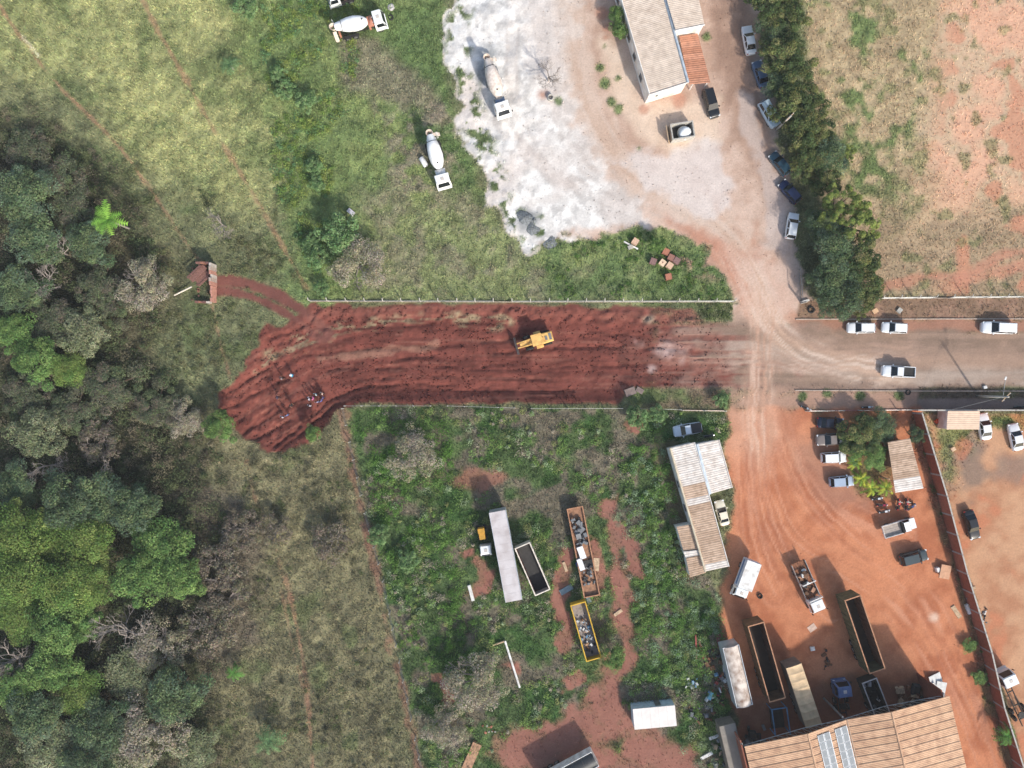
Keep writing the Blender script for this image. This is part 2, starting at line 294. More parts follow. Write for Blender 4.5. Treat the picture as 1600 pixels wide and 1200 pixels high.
# south yard
YD = [(1140, 640), (1436, 640), (1470, 760), (1510, 900), (1548, 1030), (1600, 1220), (1640, 1400), (1100, 1400), (1150, 1120), (1130, 1000), (1125, 930), (1140, 880), (1146, 770), (1135, 690)]
ydm = zone(YD, 6, 26)
paint(ydm, (196, 126, 86), (172, 102, 66), st(n_mid*.6+n_sm*.4, .36, .62), 0)
paint(ydm*sm(760, 640, PYc+(n_mid-.5)*90)*sm(1290, 1150, PXc)*.7, (198, 156, 130), None, None, 0)
paint(ydm*sm(-20, 20, sdf(PXc, PYc, [(1230, 690), (1330, 690), (1370, 790), (1300, 800), (1240, 740)])+n_edge*50)*.55, (152, 116, 98), None, None, 0)
for pl in ([(1190, 640), (1195, 760), (1240, 860), (1330, 890), (1420, 960), (1490, 1080), (1540, 1220)], [(1180, 650), (1180, 780), (1230, 900), (1300, 960)], [(1215, 640), (1250, 760), (1340, 850), (1440, 920), (1510, 1060), (1570, 1220)], [(1330, 800), (1420, 840)], [(1160, 700), (1170, 840), (1210, 930)]):
    d, s_, g_ = linedist(PXc, PYc, smooth_line(pl))
    paint(ydm*sm(30, 8, d)*st(vnoise(g_*.24+n_sm*1.5, s_*.012, 91)*.75+n_mid*.25, .48, .72)*.5, (206, 148, 116), None, None, 0)
    paint(ydm*sm(30, 8, d)*st(vnoise(g_*.24+50+n_sm*1.5, s_*.012, 92)*.75+n_mid*.25, .52, .75)*.4, (156, 92, 64), None, None, 0)
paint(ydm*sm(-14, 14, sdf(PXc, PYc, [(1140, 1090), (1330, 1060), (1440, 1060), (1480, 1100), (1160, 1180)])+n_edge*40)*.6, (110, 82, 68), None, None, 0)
paint(ydm*sm(14, 3, np.hypot(PXc-1462, PYc-965)+n_edge*16)*.8, (214, 186, 164), None, None, 0)
paint(sm(13, 4, linedist(PXc, PYc, [(1428, 650), (1450, 730), (1485, 860), (1515, 960), (1545, 1080), (1580, 1210)])[0]+n_edge*26)*.85, (112, 96, 66), (128, 88, 66), st(n_sm, .4, .6), .8)
paint(sm(-6, 6, sdf(PXc, PYc, [(1330, 650), (1400, 645), (1395, 690), (1395, 780), (1340, 775), (1325, 720)])+n_edge*14)*.8, (128, 104, 72), (100, 104, 62), st(n_sm, .4, .6), .6)
# east lot
EL = [(1446, 648), (1900, 643), (1900, 1400), (1650, 1400), (1600, 1195), (1550, 1020), (1512, 897), (1480, 775)]
elm = sm(-3, 3, sdf(PXc, PYc, EL)+n_edge*5)
paint(elm, (190, 144, 108), (174, 122, 88), st(n_mid*.6+n_sm*.4, .36, .62), 0)
paint(elm*sm(-16, 16, sdf(PXc, PYc, [(1455, 650), (1540, 645), (1530, 690), (1500, 720), (1490, 770), (1476, 750)])+n_edge*30), (120, 124, 76), (146, 128, 104), st(n_sm, .4, .6), .8)
paint(elm*sm(-16, 16, sdf(PXc, PYc, [(1490, 700), (1535, 705), (1545, 740), (1520, 770), (1496, 760)])+n_edge*50)*.75, (118, 104, 94), None, None, 0)
paint(elm*sm(-16, 16, sdf(PXc, PYc, [(1555, 715), (1700, 700), (1700, 750), (1560, 745)])+n_edge*40)*.7, (130, 112, 100), None, None, 0)
paint(elm*sm(-8, 8, sdf(PXc, PYc, [(1545, 645), (1700, 645), (1700, 668), (1545, 668)])+n_edge*14), (96, 118, 62), (112, 126, 70), n_sm, 1)
paint(elm*st(n_mid, .58, .68)*.5, (196, 116, 78), None, None, 0)
# red earth of the graded strip
EW = [(488, 477), (700, 474), (900, 478), (1080, 484), (1096, 500), (1120, 505), (1168, 514), (1290, 528), (1290, 604), (1150, 606), (1060, 606), (985, 606), (965, 630), (800, 630), (640, 632), (560, 630), (535, 640), (510, 672), (480, 695), (430, 708), (388, 692), (346, 655), (342, 612), (384, 575), (400, 540), (412, 500), (440, 508), (470, 498)]
ewd = sdf(PXc, PYc, EW); ew = sm(-3, 3, ewd+n_edge*np.where(PXc < 560, 30, 12))*sm(1200, 1040, PXc+n_edge*130+(n_mid-.5)*140+(rut_n-.5)*260)
flow = smooth_line([(330, 690), (400, 640), (480, 590), (560, 560), (700, 552), (900, 556), (1200, 562)])
d, s_, g_ = linedist(PXc, PYc, flow)
rut = vnoise(g_*.22+n_mid*2.2, s_*.008, 111)*.4+vnoise(g_*.7+n_sm*1.6+n_mid*2, s_*.02, 112)*.3+n_sm*.3
paint(ew, (124, 64, 52), (94, 48, 40), st(rut*.7+n_sm*.3, .36, .66), 0)
paint(ew*st(n_mid*.6+rut*.4, .52, .66)*.5, (138, 72, 58), None, None, 0)
paint(ew*st(vnoise(g_*.5+n_sm*1.2, s_*.009, 131)*.8+n_fine*.2, .66, .82)*.45, (152, 96, 78), None, None, 0)
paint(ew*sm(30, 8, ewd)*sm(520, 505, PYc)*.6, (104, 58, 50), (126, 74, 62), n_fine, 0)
paint(ew*sm(960, 1120, PXc+(n_big-.5)*200)*st(rut, .3, .7)*.8, (162, 116, 98), None, None, 0)
paint(ew*sm(22, 3, np.hypot((PXc-1045)/2.2, PYc-543)+n_edge*40)*.7, (200, 170, 160), None, None, 0)
paint(ew*sm(10, 2, np.hypot((PXc-1020), PYc-575)+n_edge*20)*.7, (200, 170, 160), None, None, 0)
strw = smooth_line([(400, 580), (440, 548), (480, 526), (540, 512), (640, 500), (720, 496), (790, 500)])
d2, s2, g2 = linedist(PXc, PYc, strw)
paint(ew*sm(15, 2, d2+n_edge*34)*st(vnoise(g2*.5, s2*.05, 153)*.5+fbm(GX, GY, .9, 3, 53)*.5, .44, .62)*.8, (160, 142, 108), (124, 116, 86), n_fine, .3)
d2, s2, g2 = linedist(PXc, PYc, [(500, 560), (600, 548), (680, 540)]); paint(ew*sm(7, 2, d2+n_edge*20)*.5, (166, 122, 98), None, None, 0)
paint(ew*sm(12, 4, np.hypot((PXc-1014)/1.3, PYc-498)+n_edge*12)*.85, (150, 132, 112), None, None, .2)
paint(sm(-4, 4, sdf(PXc, PYc, [(984, 607), (1140, 607), (1138, 640), (980, 636)])+n_edge*10), (120, 104, 82), (96, 110, 62), st(n_mid, .4, .6), .7)
paint(sm(-3, 3, sdf(PXc, PYc, [(1090, 476), (1143, 474), (1143, 500), (1100, 500)])+n_edge*10), (110, 116, 76), None, None, 1)
TRK = [[(345, 645), (400, 615), (460, 585), (540, 574), (640, 574), (800, 570)], [(365, 690), (430, 645), (500, 606), (580, 590), (700, 588), (850, 592)], [(440, 705), (500, 650), (545, 618), (610, 606), (720, 610), (900, 612)], [(430, 700), (480, 655), (530, 612), (600, 600), (760, 604)], [(350, 620), (410, 580), (470, 556), (560, 545), (700, 540), (820, 528)], [(380, 680), (420, 640), (470, 610)], [(395, 690), (450, 655), (500, 640)], [(620, 560), (760, 552), (900, 540), (1080, 545)], [(880, 575), (1000, 568), (1130, 572)], [(860, 530), (930, 520), (1000, 524), (1100, 540)], [(500, 512), (600, 510), (700, 503), (800, 508)], [(420, 530), (470, 512), (490, 500)]]
groove = np.zeros(GX.shape)
for k, pl in enumerate(TRK):
    d, s2, g2 = linedist(PXc+(n_mid-.5)*14, PYc+(n_sm-.5)*7, smooth_line(pl))
    gr = sm(3.4, .8, d)*st(vnoise(s2*.03, s2*0+k, 211), .18, .45); groove = np.maximum(groove, gr); groove = groove-.5*sm(3.5, 1, np.abs(d-6))*(groove < .2)
    paint(ew*sm(2.6, .8, d)*.45*st(vnoise(s2*.03, s2*0+k, 211), .18, .45), (84, 42, 36), None, None, 0)
spur = smooth_line([(322, 447), (370, 446), (420, 464), (470, 492), (500, 520)])
d, s_, g_ = linedist(PXc, PYc, spur)
spm = sm(21, 14, d+n_edge*12)*sm(330, 318, -PXc+650)
paint(spm*np.maximum(sm(12, 6, np.abs(g_-9)+n_edge*10), sm(8, 3, np.abs(g_+9)+n_edge*10)), (130, 78, 66), (106, 62, 54), n_sm, 0)
# narrow red trails and firebreak
for pl, w, a in (([(-40, -60), (0, 12), (45, 75), (90, 135), (155, 195), (200, 245), (245, 310), (290, 380), (318, 415)], 2.2, .8), ([(210, -30), (240, 40), (290, 120), (325, 190), (370, 260), (400, 310), (440, 380), (478, 450)], 3, .75),
                 ([(330, 470), (345, 540), (360, 590)], 2, .6), ([(385, 720), (395, 770), (425, 840), (450, 910), (470, 1010), (482, 1090), (490, 1220)], 2.4, .75), ([(440, 920), (455, 1000), (480, 1100)], 2, .5),
                 ([(536, 645), (548, 730), (565, 800), (585, 880), (605, 980), (630, 1080), (655, 1200), (670, 1320)], 5.5, .8)):
    d, s_, g_ = linedist(PXc, PYc, smooth_line(pl, 2))
    paint(sm(w*1.6, w*.4, d+n_edge*w*4.0)*a*.75*st(n_mid*.5+n_sm*.5, .25, .5), (164, 118, 90) if w < 5 else (146, 96, 80), None, None, .15)
d, s_, g_ = linedist(PXc, PYc, [(36, 58), (62, 88)]); paint(sm(3, 1, d)*.8, (208, 196, 160))
for pl, w, ca, cb in (([(1120, 360), (1165, 420), (1190, 490), (1235, 545), (1320, 575), (1440, 585)], 36, (196, 160, 134), (214, 188, 168)), ([(1180, 420), (1192, 500), (1190, 580), (1185, 660), (1195, 760)], 34, (192, 146, 118), (208, 172, 148)), ([(1090, 345), (1140, 400), (1160, 450), (1178, 500)], 14, (188, 126, 96), (178, 116, 88)), ([(1100, 560), (1180, 556), (1260, 566), (1340, 588)], 20, (170, 134, 112), (190, 160, 140)), ([(1215, 500), (1260, 530), (1340, 548), (1480, 552)], 16, (172, 138, 116), (160, 130, 112))):
    d, s_, g_ = linedist(PXc+(n_mid-.5)*20, PYc+(n_mid-.5)*20, smooth_line(pl))
    L_ = sum(math.dist(a, b) for a, b in zip(pl[:-1], pl[1:])); ends = sm(0, 60, s_)*sm(L_, L_-70, s_)
    paint(sm(w, w*.2, d+n_edge*30)*ends*.75*(.35+.65*st(vnoise(g_*.22+n_sm*1.2, s_*.012, 231), .3, .65)), ca, cb, st(vnoise(g_*.4+n_sm, s_*.02, 233), .35, .65), 0)
tx_ = fbm(GX, GY, 1.0, 3, 221)-.5; tf_ = fbm(GX, GY, .55, 2, 225)-.5
COL *= np.clip(1+VEG*(tx_*.75+tf_*.35)+(1-VEG)*tf_*.14+ew*tf_*.5, .4, 1.7)[..., None]
lum = COL@np.array((.3, .59, .11)); k_ = (.16-.06*np.clip(ydm+elm, 0, 1))[..., None]; COL = COL*(1-k_)+lum[..., None]*k_
# relief
VEGs = np.clip(VEG, 0, 1)
Z = VEGs*((n_sm-.5)*.45+(n_fine-.5)*.25)+(n_mid-.5)*.12*(1-gym*.5)*(1-roadm)
east = sm(1150, 960, PXc)
floor_ = sm(0, 24, ewd)*ew
gull = vnoise(PXc*.055+PYc*.03+n_mid*3, PYc*.02, 121)*.35+n_sm*.65
bank = sm(3, 9, ewd)*sm(34, 14, ewd)*sm(520, 500, PYc)*ew
Z = Z-ew*groove*.26-floor_*.75*east+bank*((gull-.45)*.7+(vnoise((PXc+PYc*.9)*.17+n_sm*3+n_mid*4, PYc*.04, 171)-.5)*.55+(np.abs(fbm(GX, GY, 1.3, 3, 141)-.5)*-3+.5)*.45)+ew*(rut-.5)*.26
Z = Z+ew*sm(560, 440, PXc)*(np.abs(fbm(GX, GY, 1.6, 3, 143)-.5)*-3+.6)*.45*sm(0, 14, ewd)
Z = Z+white*(fbm(GX, GY, 3.0, 4, 37)-.45)*.9*sm(900, 760, PXc)
Z = Z+ew*tf_*.12
Z = Z+ydm*(vnoise(PXc*.02, PYc*.02, 5)-.5)*.1
far = sm(0, 60, np.maximum(np.abs(GX)-90, np.abs(GY)-70)); Z = Z*(1-far)
fc = sm(0, 26, np.maximum(np.abs(GX)-92, np.abs(GY)-72))[..., None]; COL = COL*(1-fc)+(np.array(S(132, 130, 92))+(np.array(S(112, 100, 76))-np.array(S(132, 130, 92)))*n_big[..., None])*fc
def gz(x, y):
    i = np.clip(np.searchsorted(ys, y)-1, 0, len(ys)-2); j = np.clip(np.searchsorted(xs, x)-1, 0, len(xs)-2)
    fx = (x-xs[j])/(xs[j+1]-xs[j]); fy = (y-ys[i])/(ys[i+1]-ys[i])
    r = (Z[i, j]*(1-fx)+Z[i, j+1]*fx)*(1-fy)+(Z[i+1, j]*(1-fx)+Z[i+1, j+1]*fx)*fy
    return float(r) if np.ndim(r) == 0 else r
def gcol(x, y):
    i = np.clip(np.round((y+72)/.3).astype(int)+5, 0, len(ys)-1); j = np.clip(np.round((x+92)/.3).astype(int)+5, 0, len(xs)-1)
    return COL[i, j], VEG[i, j]
ZID = np.zeros(GX.shape, int)
ZN = ['ground', 'meadow', 'gravel_yard', 'dry_field', 'road', 'dirt_yard', 'dirt_lot', 'earthwork', 'verge']
for m_, k in ((ef, 3), (gym, 2), (roadm, 4), (slm, 8), (ydm, 5), (elm, 6), (np.maximum(ew, spm), 7)): ZID[m_ > .5] = k
nx, ny = len(xs), len(ys)
idx = np.arange(nx*ny).reshape(ny, nx); quad = np.stack([idx[:-1, :-1], idx[:-1, 1:], idx[1:, 1:], idx[1:, :-1]], -1).reshape(-1, 4)
fz = ZID[:-1, :-1].ravel(); VV = np.stack([GX, GY, Z], -1).reshape(-1, 3); CC = COL.reshape(-1, 3)
ZLAB = {0: 'ground', 2: 'gravel_yard', 3: 'field', 4: 'road', 5: 'yard', 6: 'car_park', 7: 'earthwork_ground', 8: 'overgrown_lot'}
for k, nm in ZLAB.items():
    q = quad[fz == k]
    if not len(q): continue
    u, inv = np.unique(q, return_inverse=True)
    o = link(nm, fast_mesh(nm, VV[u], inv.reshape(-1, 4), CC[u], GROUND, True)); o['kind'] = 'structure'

# ------------------------------------------------------------------ materials for built things
WHITE = lambda: mat('white_paint', S(232, 232, 230), .45, 0, .07, 1.5, dirt=S(190, 184, 176))
PLASTER = lambda: mat('white_plaster', S(232, 229, 224), .85, 0, .05, .8, dirt=S(205, 190, 176))
GLASS = lambda: mat('dark_glass', (.012, .016, .02), .08, 0, .05, spec=.6)
RUBBER = lambda: mat('tyre_rubber', (.02, .02, .021), .9, 0, .1)
RIM = lambda: mat('wheel_rim', S(150, 150, 150), .4, .7, .1)
DARK = lambda: mat('dark_chassis', (.03, .029, .028), .7, .2, .2)
STEEL = lambda: mat('galvanised_steel', S(150, 152, 152), .45, .6, .15)
CONC = lambda: mat('concrete', S(176, 172, 164), .9, 0, .12, 3, bump=.3)
RUST = lambda: mat('rusty_steel', S(138, 92, 66), .85, .1, .22, 2.5, dirt=S(84, 52, 38))
RUSTL = lambda: mat('rust_edge', S(176, 130, 100), .8, .1, .16, 3)
WOOD = lambda: mat('weathered_wood', S(190, 164, 134), .85, 0, .18, 4)
RED = lambda: mat('red_lens', S(150, 20, 18), .25, 0, .05)
LAMP = lambda: mat('lamp_lens', S(225, 228, 230), .15, 0, .04)
def paintm(name, col, rough=.28): return mat(name, col, rough, 0, .04, .8, coat=.6)

# ------------------------------------------------------------------ roofs of corrugated sheets
def lerp3(a, b, t): return tuple(a[i]+(b[i]-a[i])*t for i in range(3))
def sheet(p00, p10, p11, p01, pitch, amp, off, name, material, parent):
    """ a corrugated sheet: the waves are counted along p00->p10, run along p00->p01 """
    L = math.dist(p00, p10); n = max(2, int(round(L/pitch*2))); vs = []
    for i in range(n+1):
        t = i/n; dz = amp if i % 2 else -amp
        a = lerp3(p00, p10, t); b = lerp3(p01, p11, t)
        vs += [(a[0]-off[0], a[1]-off[1], a[2]+dz-off[2]), (b[0]-off[0], b[1]-off[1], b[2]+dz-off[2])]
    m = MB(); m.add(vs, [(2*i, 2*i+2, 2*i+3, 2*i+1) for i in range(n)])
    return m.build(name, material, parent)
def roof(parent, off, quad, hs, mats, wide=1.1, pitch=.3, amp=.03, name='roof_sheet', cross=True, lap=.012):
    """ quad: photo corners TL TR BR BL at heights hs; sheets are laid side by side from top to bottom """
    P = [(*W(*q, h), h) for q, h in zip(quad, hs)]
    L = max(math.dist(P[0], P[3]), math.dist(P[1], P[2])); n = max(1, int(round(L/wide)))
    for i in range(n):
        a, b = i/n, min(1, (i+1.12)/n); m = mats((a+b)/2, i) if callable(mats) else mats
        q = [lerp3(P[0], P[3], a), lerp3(P[1], P[2], a), lerp3(P[1], P[2], b), lerp3(P[0], P[3], b)]
        q = [(x, y, zz+dz) for (x, y, zz), dz in zip(q, (lap, lap, 0, 0))]       # each sheet laps over the one before it
        if cross: sheet(q[0], q[3], q[2], q[1], pitch, amp*.55, off, name, m, parent)      # ribs run across the strip
        else: sheet(q[0], q[1], q[2], q[3], pitch, amp, off, name, m, parent)
    return P
def walls(parent, off, P, inset, drop, material, z0=0, name='wall', th=.16):
    """ four wall slabs set in under the roof edge """
    cx = sum(p[0] for p in P)/4; cy = sum(p[1] for p in P)/4; Q = []
    for x, y, z in P:
        d = math.hypot(x-cx, y-cy); k = (d-inset*1.41)/d; Q.append((cx+(x-cx)*k, cy+(y-cy)*k, z-drop))
    for i in range(4):
        a, b = Q[i], Q[(i+1) % 4]; L = math.hypot(b[0]-a[0], b[1]-a[1]); ux, uy = (b[0]-a[0])/L, (b[1]-a[1])/L
        nx_, ny_ = uy, -ux
        if nx_*((a[0]+b[0])/2-cx)+ny_*((a[1]+b[1])/2-cy) > 0: nx_, ny_ = -nx_, -ny_
        e = th if i % 2 else 0
        a2 = (a[0]+ux*e, a[1]+uy*e, a[2]); b2 = (b[0]-ux*e, b[1]-uy*e, b[2])
        m = MB(); f = [(a2[0], a2[1]), (b2[0], b2[1]), (b2[0]+nx_*th, b2[1]+ny_*th), (a2[0]+nx_*th, a2[1]+ny_*th)]
        m.loft([[(x, y, z0) for x, y in f], [(f[0][0], f[0][1], a2[2]), (f[1][0], f[1][1], b2[2]), (f[2][0], f[2][1], b2[2]), (f[3][0], f[3][1], a2[2])]])
        m.build(name, material, parent, off=off)
    return Q
def wall_opening(parent, off, a, b, t, w, z0, h, kind='window'):
    """ a framed window or door proud of the wall a->b at fraction t """
    L = math.hypot(b[0]-a[0], b[1]-a[1]); ux, uy = (b[0]-a[0])/L, (b[1]-a[1])/L; x, y = a[0]+(b[0]-a[0])*t, a[1]+(b[1]-a[1])*t
    rz = math.atan2(uy, ux)
    f = MB(); f.box((x, y, z0+.04), (w, .22, .08), rz).box((x, y, z0+h-.04), (w, .22, .08), rz)
    f.box((x-ux*(w/2-.04), y-uy*(w/2-.04), z0+h/2), (.08, .22, h-.16), rz).box((x+ux*(w/2-.04), y+uy*(w/2-.04), z0+h/2), (.08, .22, h-.16), rz)
    if kind == 'window':
        o = f.build('window', STEEL(), parent, off=off)
        MB().box((x, y, z0+h/2), (w-.17, .19, h-.17), rz).build('pane', GLASS(), o, off=off)
        MB().box((x, y, z0-.06), (w+.1, .34, .06), rz).build('sill', CONC(), o, off=off)
    else:
        o = f.build('door', WOOD(), parent, off=off)
        MB().box((x, y, z0+h/2), (w-.17, .19, h-.17), rz).build('leaf', mat('door_leaf', S(120, 96, 76), .6), o, off=off)
        MB().box((x+ux*w*.3, y+uy*w*.3, z0+1), (.1, .3, .04), rz).build('handle', STEEL(), o, off=off)

TILE_BEIGE = [mat('beige_sheet%d' % i, S(206+d, 190+d, 174+d), .8, 0, .07, 1.2, dirt=S(182, 164, 148)) for i, d in enumerate((0, 4, -3, 2))]
TILE_ORANGE = [mat('orange_tile%d' % i, S(178+d, 126+d, 100+d), .8, 0, .12, 2) for i, d in enumerate((0, 8, -8))]
PALE = [mat('pale_sheet%d' % i, S(214+d, 206+d, 198+d), .75, 0, .07, 1.4, dirt=S(186, 174, 164)) for i, d in enumerate((0, 6, -6))]
TAN = [mat('tan_sheet%d' % i, S(184+d, 158+d, 136+d), .8, 0, .10, 1.6, dirt=S(156, 130, 108)) for i, d in enumerate((0, 8, -9, 3, -5))]
WARE = [mat('ware_sheet%d' % i, S(198+d, 160+d, 128+d), .8, 0, .09, .9, dirt=S(166, 128, 102)) for i, d in enumerate((0, 5, -6, -2, 3))]
pick = lambda L: (lambda t, i: L[(i*7+i//3) % len(L)])

def trim(parent, off, P, i, j, material, w=.18, h=.1, name='gutter', dz=.05):
    a, b = P[i], P[j]; m = MB(); L = math.dist(a, b)
    m.cyl((a[0], a[1], a[2]+dz), (b[0], b[1], b[2]+dz), w/2, n=6); return m.build(name, material, parent, off=off)

# white office beside the gravel yard
x, y = W(1010, 60, 0); off = (x, y, 0)
t = thing('office_building', 'long white building with beige corrugated roof and orange tiled canopy at top', 'building', x, y, z=0)
P = roof(t, off, [(959, -42), (1023, -61), (1075, 129), (1015, 148)], (3.7, 4.2, 4.2, 3.7), pick(TILE_BEIGE), 1.15, .27, .03)
Q = walls(t, off, P, .12, .10, PLASTER())
trim(t, off, P, 1, 2, mat('blue_grey_gutter', S(176, 188, 198), .5), .42); trim(t, off, P, 2, 3, PLASTER(), .16, name='verge_trim'); trim(t, off, P, 3, 0, PLASTER(), .16, name='gutter')
for k in (.18, .36, .52, .68, .84): wall_opening(t, off, Q[3], Q[0], k, 1.0, 1.3, 1.0)
wall_opening(t, off, Q[2], Q[3], .75, .3, 2.0, .3)
P2 = roof(t, off, [(1024, -62), (1076, -72), (1101, 39), (1056, 48)], (4.75, 4.6, 4.6, 4.75), pick(TILE_BEIGE), 1.15, .27, .03)
Q2 = walls(t, off, P2, .10, .10, PLASTER()); trim(t, off, P2, 2, 3, PLASTER(), .18, name='verge_trim'); wall_opening(t, off, Q2[1], Q2[2], .5, 1.0, 1.3, 1.0)
P3 = roof(t, off, [(1061, 56), (1090, 52), (1110, 129), (1077, 132)], (2.9, 2.6, 2.6, 2.9), pick(TILE_ORANGE), 1.0, .3, .045, name='canopy_tile')
for px, py in ((1089, 60), (1098, 95), (1107, 126), (1084, 129)):
    a = W(px, py, 2.6); MB().cyl((*a, 0), (*a, 2.6), .09, n=6).build('post', WHITE(), t, off=off)

# south office: two pitched strips and lean-to sheds
x, y = W(1095, 790, 0); off = (x, y, 0)
t = thing('workshop_building', 'long narrow building with patched pale and tan corrugated sheets and blue gutter', 'building', x, y, z=0)
def wsm(u, i):
    if u < .30 or .42 < u < .46 or u > .95: return PALE[i % 3]
    return TAN[(i*3) % 5]
P = roof(t, off, [(1047, 700), (1085, 691), (1139, 885), (1102, 893)], (3.3, 3.7, 3.7, 3.3), wsm, 1.0, .34, .035)
Q = walls(t, off, P, .2, .12, PLASTER()); trim(t, off, P, 3, 0, mat('cream_trim', S(204, 190, 166), .7), .34, name='verge_trim'); trim(t, off, P, 1, 2, PLASTER(), .14, name='gutter')
for k in (.12, .3, .5, .7): wall_opening(t, off, Q[3], Q[0], k, 1.1, 1.2, .9)
for k in (.55, .75): wall_opening(t, off, Q[1], Q[2], k, .9, .05, 2.1, 'door')
P = roof(t, off, [(1089, 694), (1123, 687), (1144, 762), (1109, 772)], (3.6, 3.3, 3.3, 3.6), pick(PALE), 1.0, .34, .035)
Q = walls(t, off, P, .2, .12, PLASTER()); trim(t, off, P, 0, 3, mat('light_blue_gutter', S(204, 214, 222), .5), .5); trim(t, off, P, 1, 2, PALE[0], .2, name='verge_trim')
wall_opening(t, off, Q[2], Q[3], .5, 1.2, 1.2, 1.0)
for quad, h, mm in (([(1057, 823), (1081, 819), (1092, 858), (1068, 861)], 2.6, pick(TAN)), ([(1068, 862), (1092, 859), (1095, 867), (1071, 871)], 2.75, pick(PALE)), ([(1072, 872), (1095, 868), (1103, 895), (1078, 902)], 2.5, pick(TAN))):
    P = roof(t, off, quad, (h, h+.2, h+.2, h), mm, 1.0, .34, .03, name='shed_sheet'); walls(t, off, P, .12, .1, PLASTER(), name='shed_wall')

# kiosk with tan roof among the yard trees
x, y = W(1410, 728, 0); off = (x, y, 0)
t = thing('kiosk', 'small open kiosk with tan corrugated roof beside the yard palms', 'building', x, y, z=0)
P = roof(t, off, [(1387, 691), (1422, 685), (1443, 763), (1399, 770)], (2.7, 3.0, 3.0, 2.7), lambda u, i: (PALE if u > .72 else TAN)[i % 3], .95, .3, .03)
walls(t, off, [P[0], P[1], lerp3(P[1], P[2], .55), lerp3(P[0], P[3], .55)], .3, .12, mat('brown_board', S(140, 104, 80), .8))
for p in (P[2], P[3], lerp3(P[0], P[3], .75), lerp3(P[1], P[2], .75)):
    px_, py_ = p[0]*.99, p[1]*.99; MB().cyl((px_, py_, 0), (px_, py_, p[2]-.05), .08, n=6).build('post', WOOD(), t, off=off)

# guard shed in the car park
x, y = W(1505, 655, 0); off = (x, y, 0)
t = thing('gatehouse', 'small beige flat roofed shed against the car park wall', 'building', x, y, z=0)
P = roof(t, off, [(1481, 642), (1531, 642), (1530, 671), (1479, 671)], (2.9, 2.9, 2.7, 2.7), [mat('cream_sheet', S(214, 186, 162), .8, 0, .06, 1.5)][0], 1.0, .3, .02)
walls(t, off, P, .1, .08, PLASTER())

# big workshop hall with two gabled bays, panels and truss
x, y = W(1330, 1180, 0); off = (x, y, 0)
t = thing('warehouse', 'large hall with two tan corrugated gables and rows of overlapping sheets', 'building', x, y, z=0)
dn = (38/163.5, 159/163.5)
def dnp(p, L): return (p[0]+dn[0]*L, p[1]+dn[1]*L)
A, B, Cc, D, E = (1163, 1166), (1262, 1146), (1323, 1124), (1393, 1112), (1483, 1087)
LR = 230
for (p, hp), (q, hq) in (((A, 6.6), (B, 7.9)), ((B, 7.9), (Cc, 6.6)), ((Cc, 6.6), (D, 8.1)), ((D, 8.1), (E, 6.7))):
    roof(t, off, [p, q, dnp(q, LR), dnp(p, LR)], (hp, hq, hq, hp), pick(WARE), 1.12, .26, .03, name='roof_sheet', lap=.07)
PA = [(*W(*q, h), h) for q, h in ((A, 6.6), (B, 7.9), (Cc, 6.6), (D, 8.1), (E, 6.7))]; PB = [(*W(*dnp(q, LR), h), h) for q, h in ((A, 6.6), (B, 7.9), (Cc, 6.6), (D, 8.1), (E, 6.7))]
for i, nm in ((1, 'ridge_cap'), (3, 'ridge_cap'), (2, 'valley_gutter')):
    a, b = PA[i], PB[i]; MB().cyl((a[0], a[1], a[2]+.03), (b[0], b[1], b[2]+.03), .16 if i != 2 else .14, n=6).build(nm, WARE[1] if i != 2 else TAN[4], t, off=off)
BR = mat('bare_brick', S(140, 84, 66), .9, 0, .12, 3)
for i in (0, 4):
    a, b = PA[i], PB[i]; m = MB(); k = .985
    m.loft([[(a[0]*k-.1, a[1]*k, 0), (a[0]*k+.1, a[1]*k, 0), (b[0]*k+.1, b[1]*k, 0), (b[0]*k-.1, b[1]*k, 0)], [(a[0]*k-.1, a[1]*k, 6.4), (a[0]*k+.1, a[1]*k, 6.4), (b[0]*k+.1, b[1]*k, 6.4), (b[0]*k-.1, b[1]*k, 6.4)]]); m.build('side_wall', BR, t, off=off)
for i in range(4):
    a, b = PA[i], PA[i+1]; m = MB(); a0 = np.array(a)-(0, 0, .1); b0 = np.array(b)-(0, 0, .1); lo = 5.9
    n = 7; m.cyl((a[0], a[1]-.25, lo), (b[0], b[1]-.25, lo), .06, n=4)
    m.cyl((a[0], a[1]-.25, a[2]-.15), (b[0], b[1]-.25, b[2]-.15), .06, n=4)
    for k in range(n):
        u, v = k/n, (k+1)/n; p = a0+(b0-a0)*u; q = a0+(b0-a0)*v
        m.cyl((p[0], p[1]-.25, lo), (q[0], q[1]-.25, q[2]-.1), .035, n=4); m.cyl((q[0], q[1]-.25, q[2]-.1), (q[0], q[1]-.25, lo), .035, n=4)
    m.build('truss', STEEL(), t, off=off)
for p in (PA[0], PA[2], PA[4]): MB().cyl((p[0]*.99, p[1]*.99-.3, 0), (p[0]*.99, p[1]*.99-.3, 6.4), .16, n=8).build('column', STEEL(), t, off=off)
Bk = mat('back_wall', S(150, 140, 130), .9)
a, b = PB[0], PB[4]; m = MB(); m.loft([[(a[0], a[1], 0), (b[0], b[1], 0), (b[0], b[1]+.15, 0), (a[0], a[1]+.15, 0)], [(a[0], a[1], 6.2), (b[0], b[1], 6.2), (b[0], b[1]+.15, 6.2), (a[0], a[1]+.15, 6.2)]]); m.build('back_wall', Bk, t, off=off)
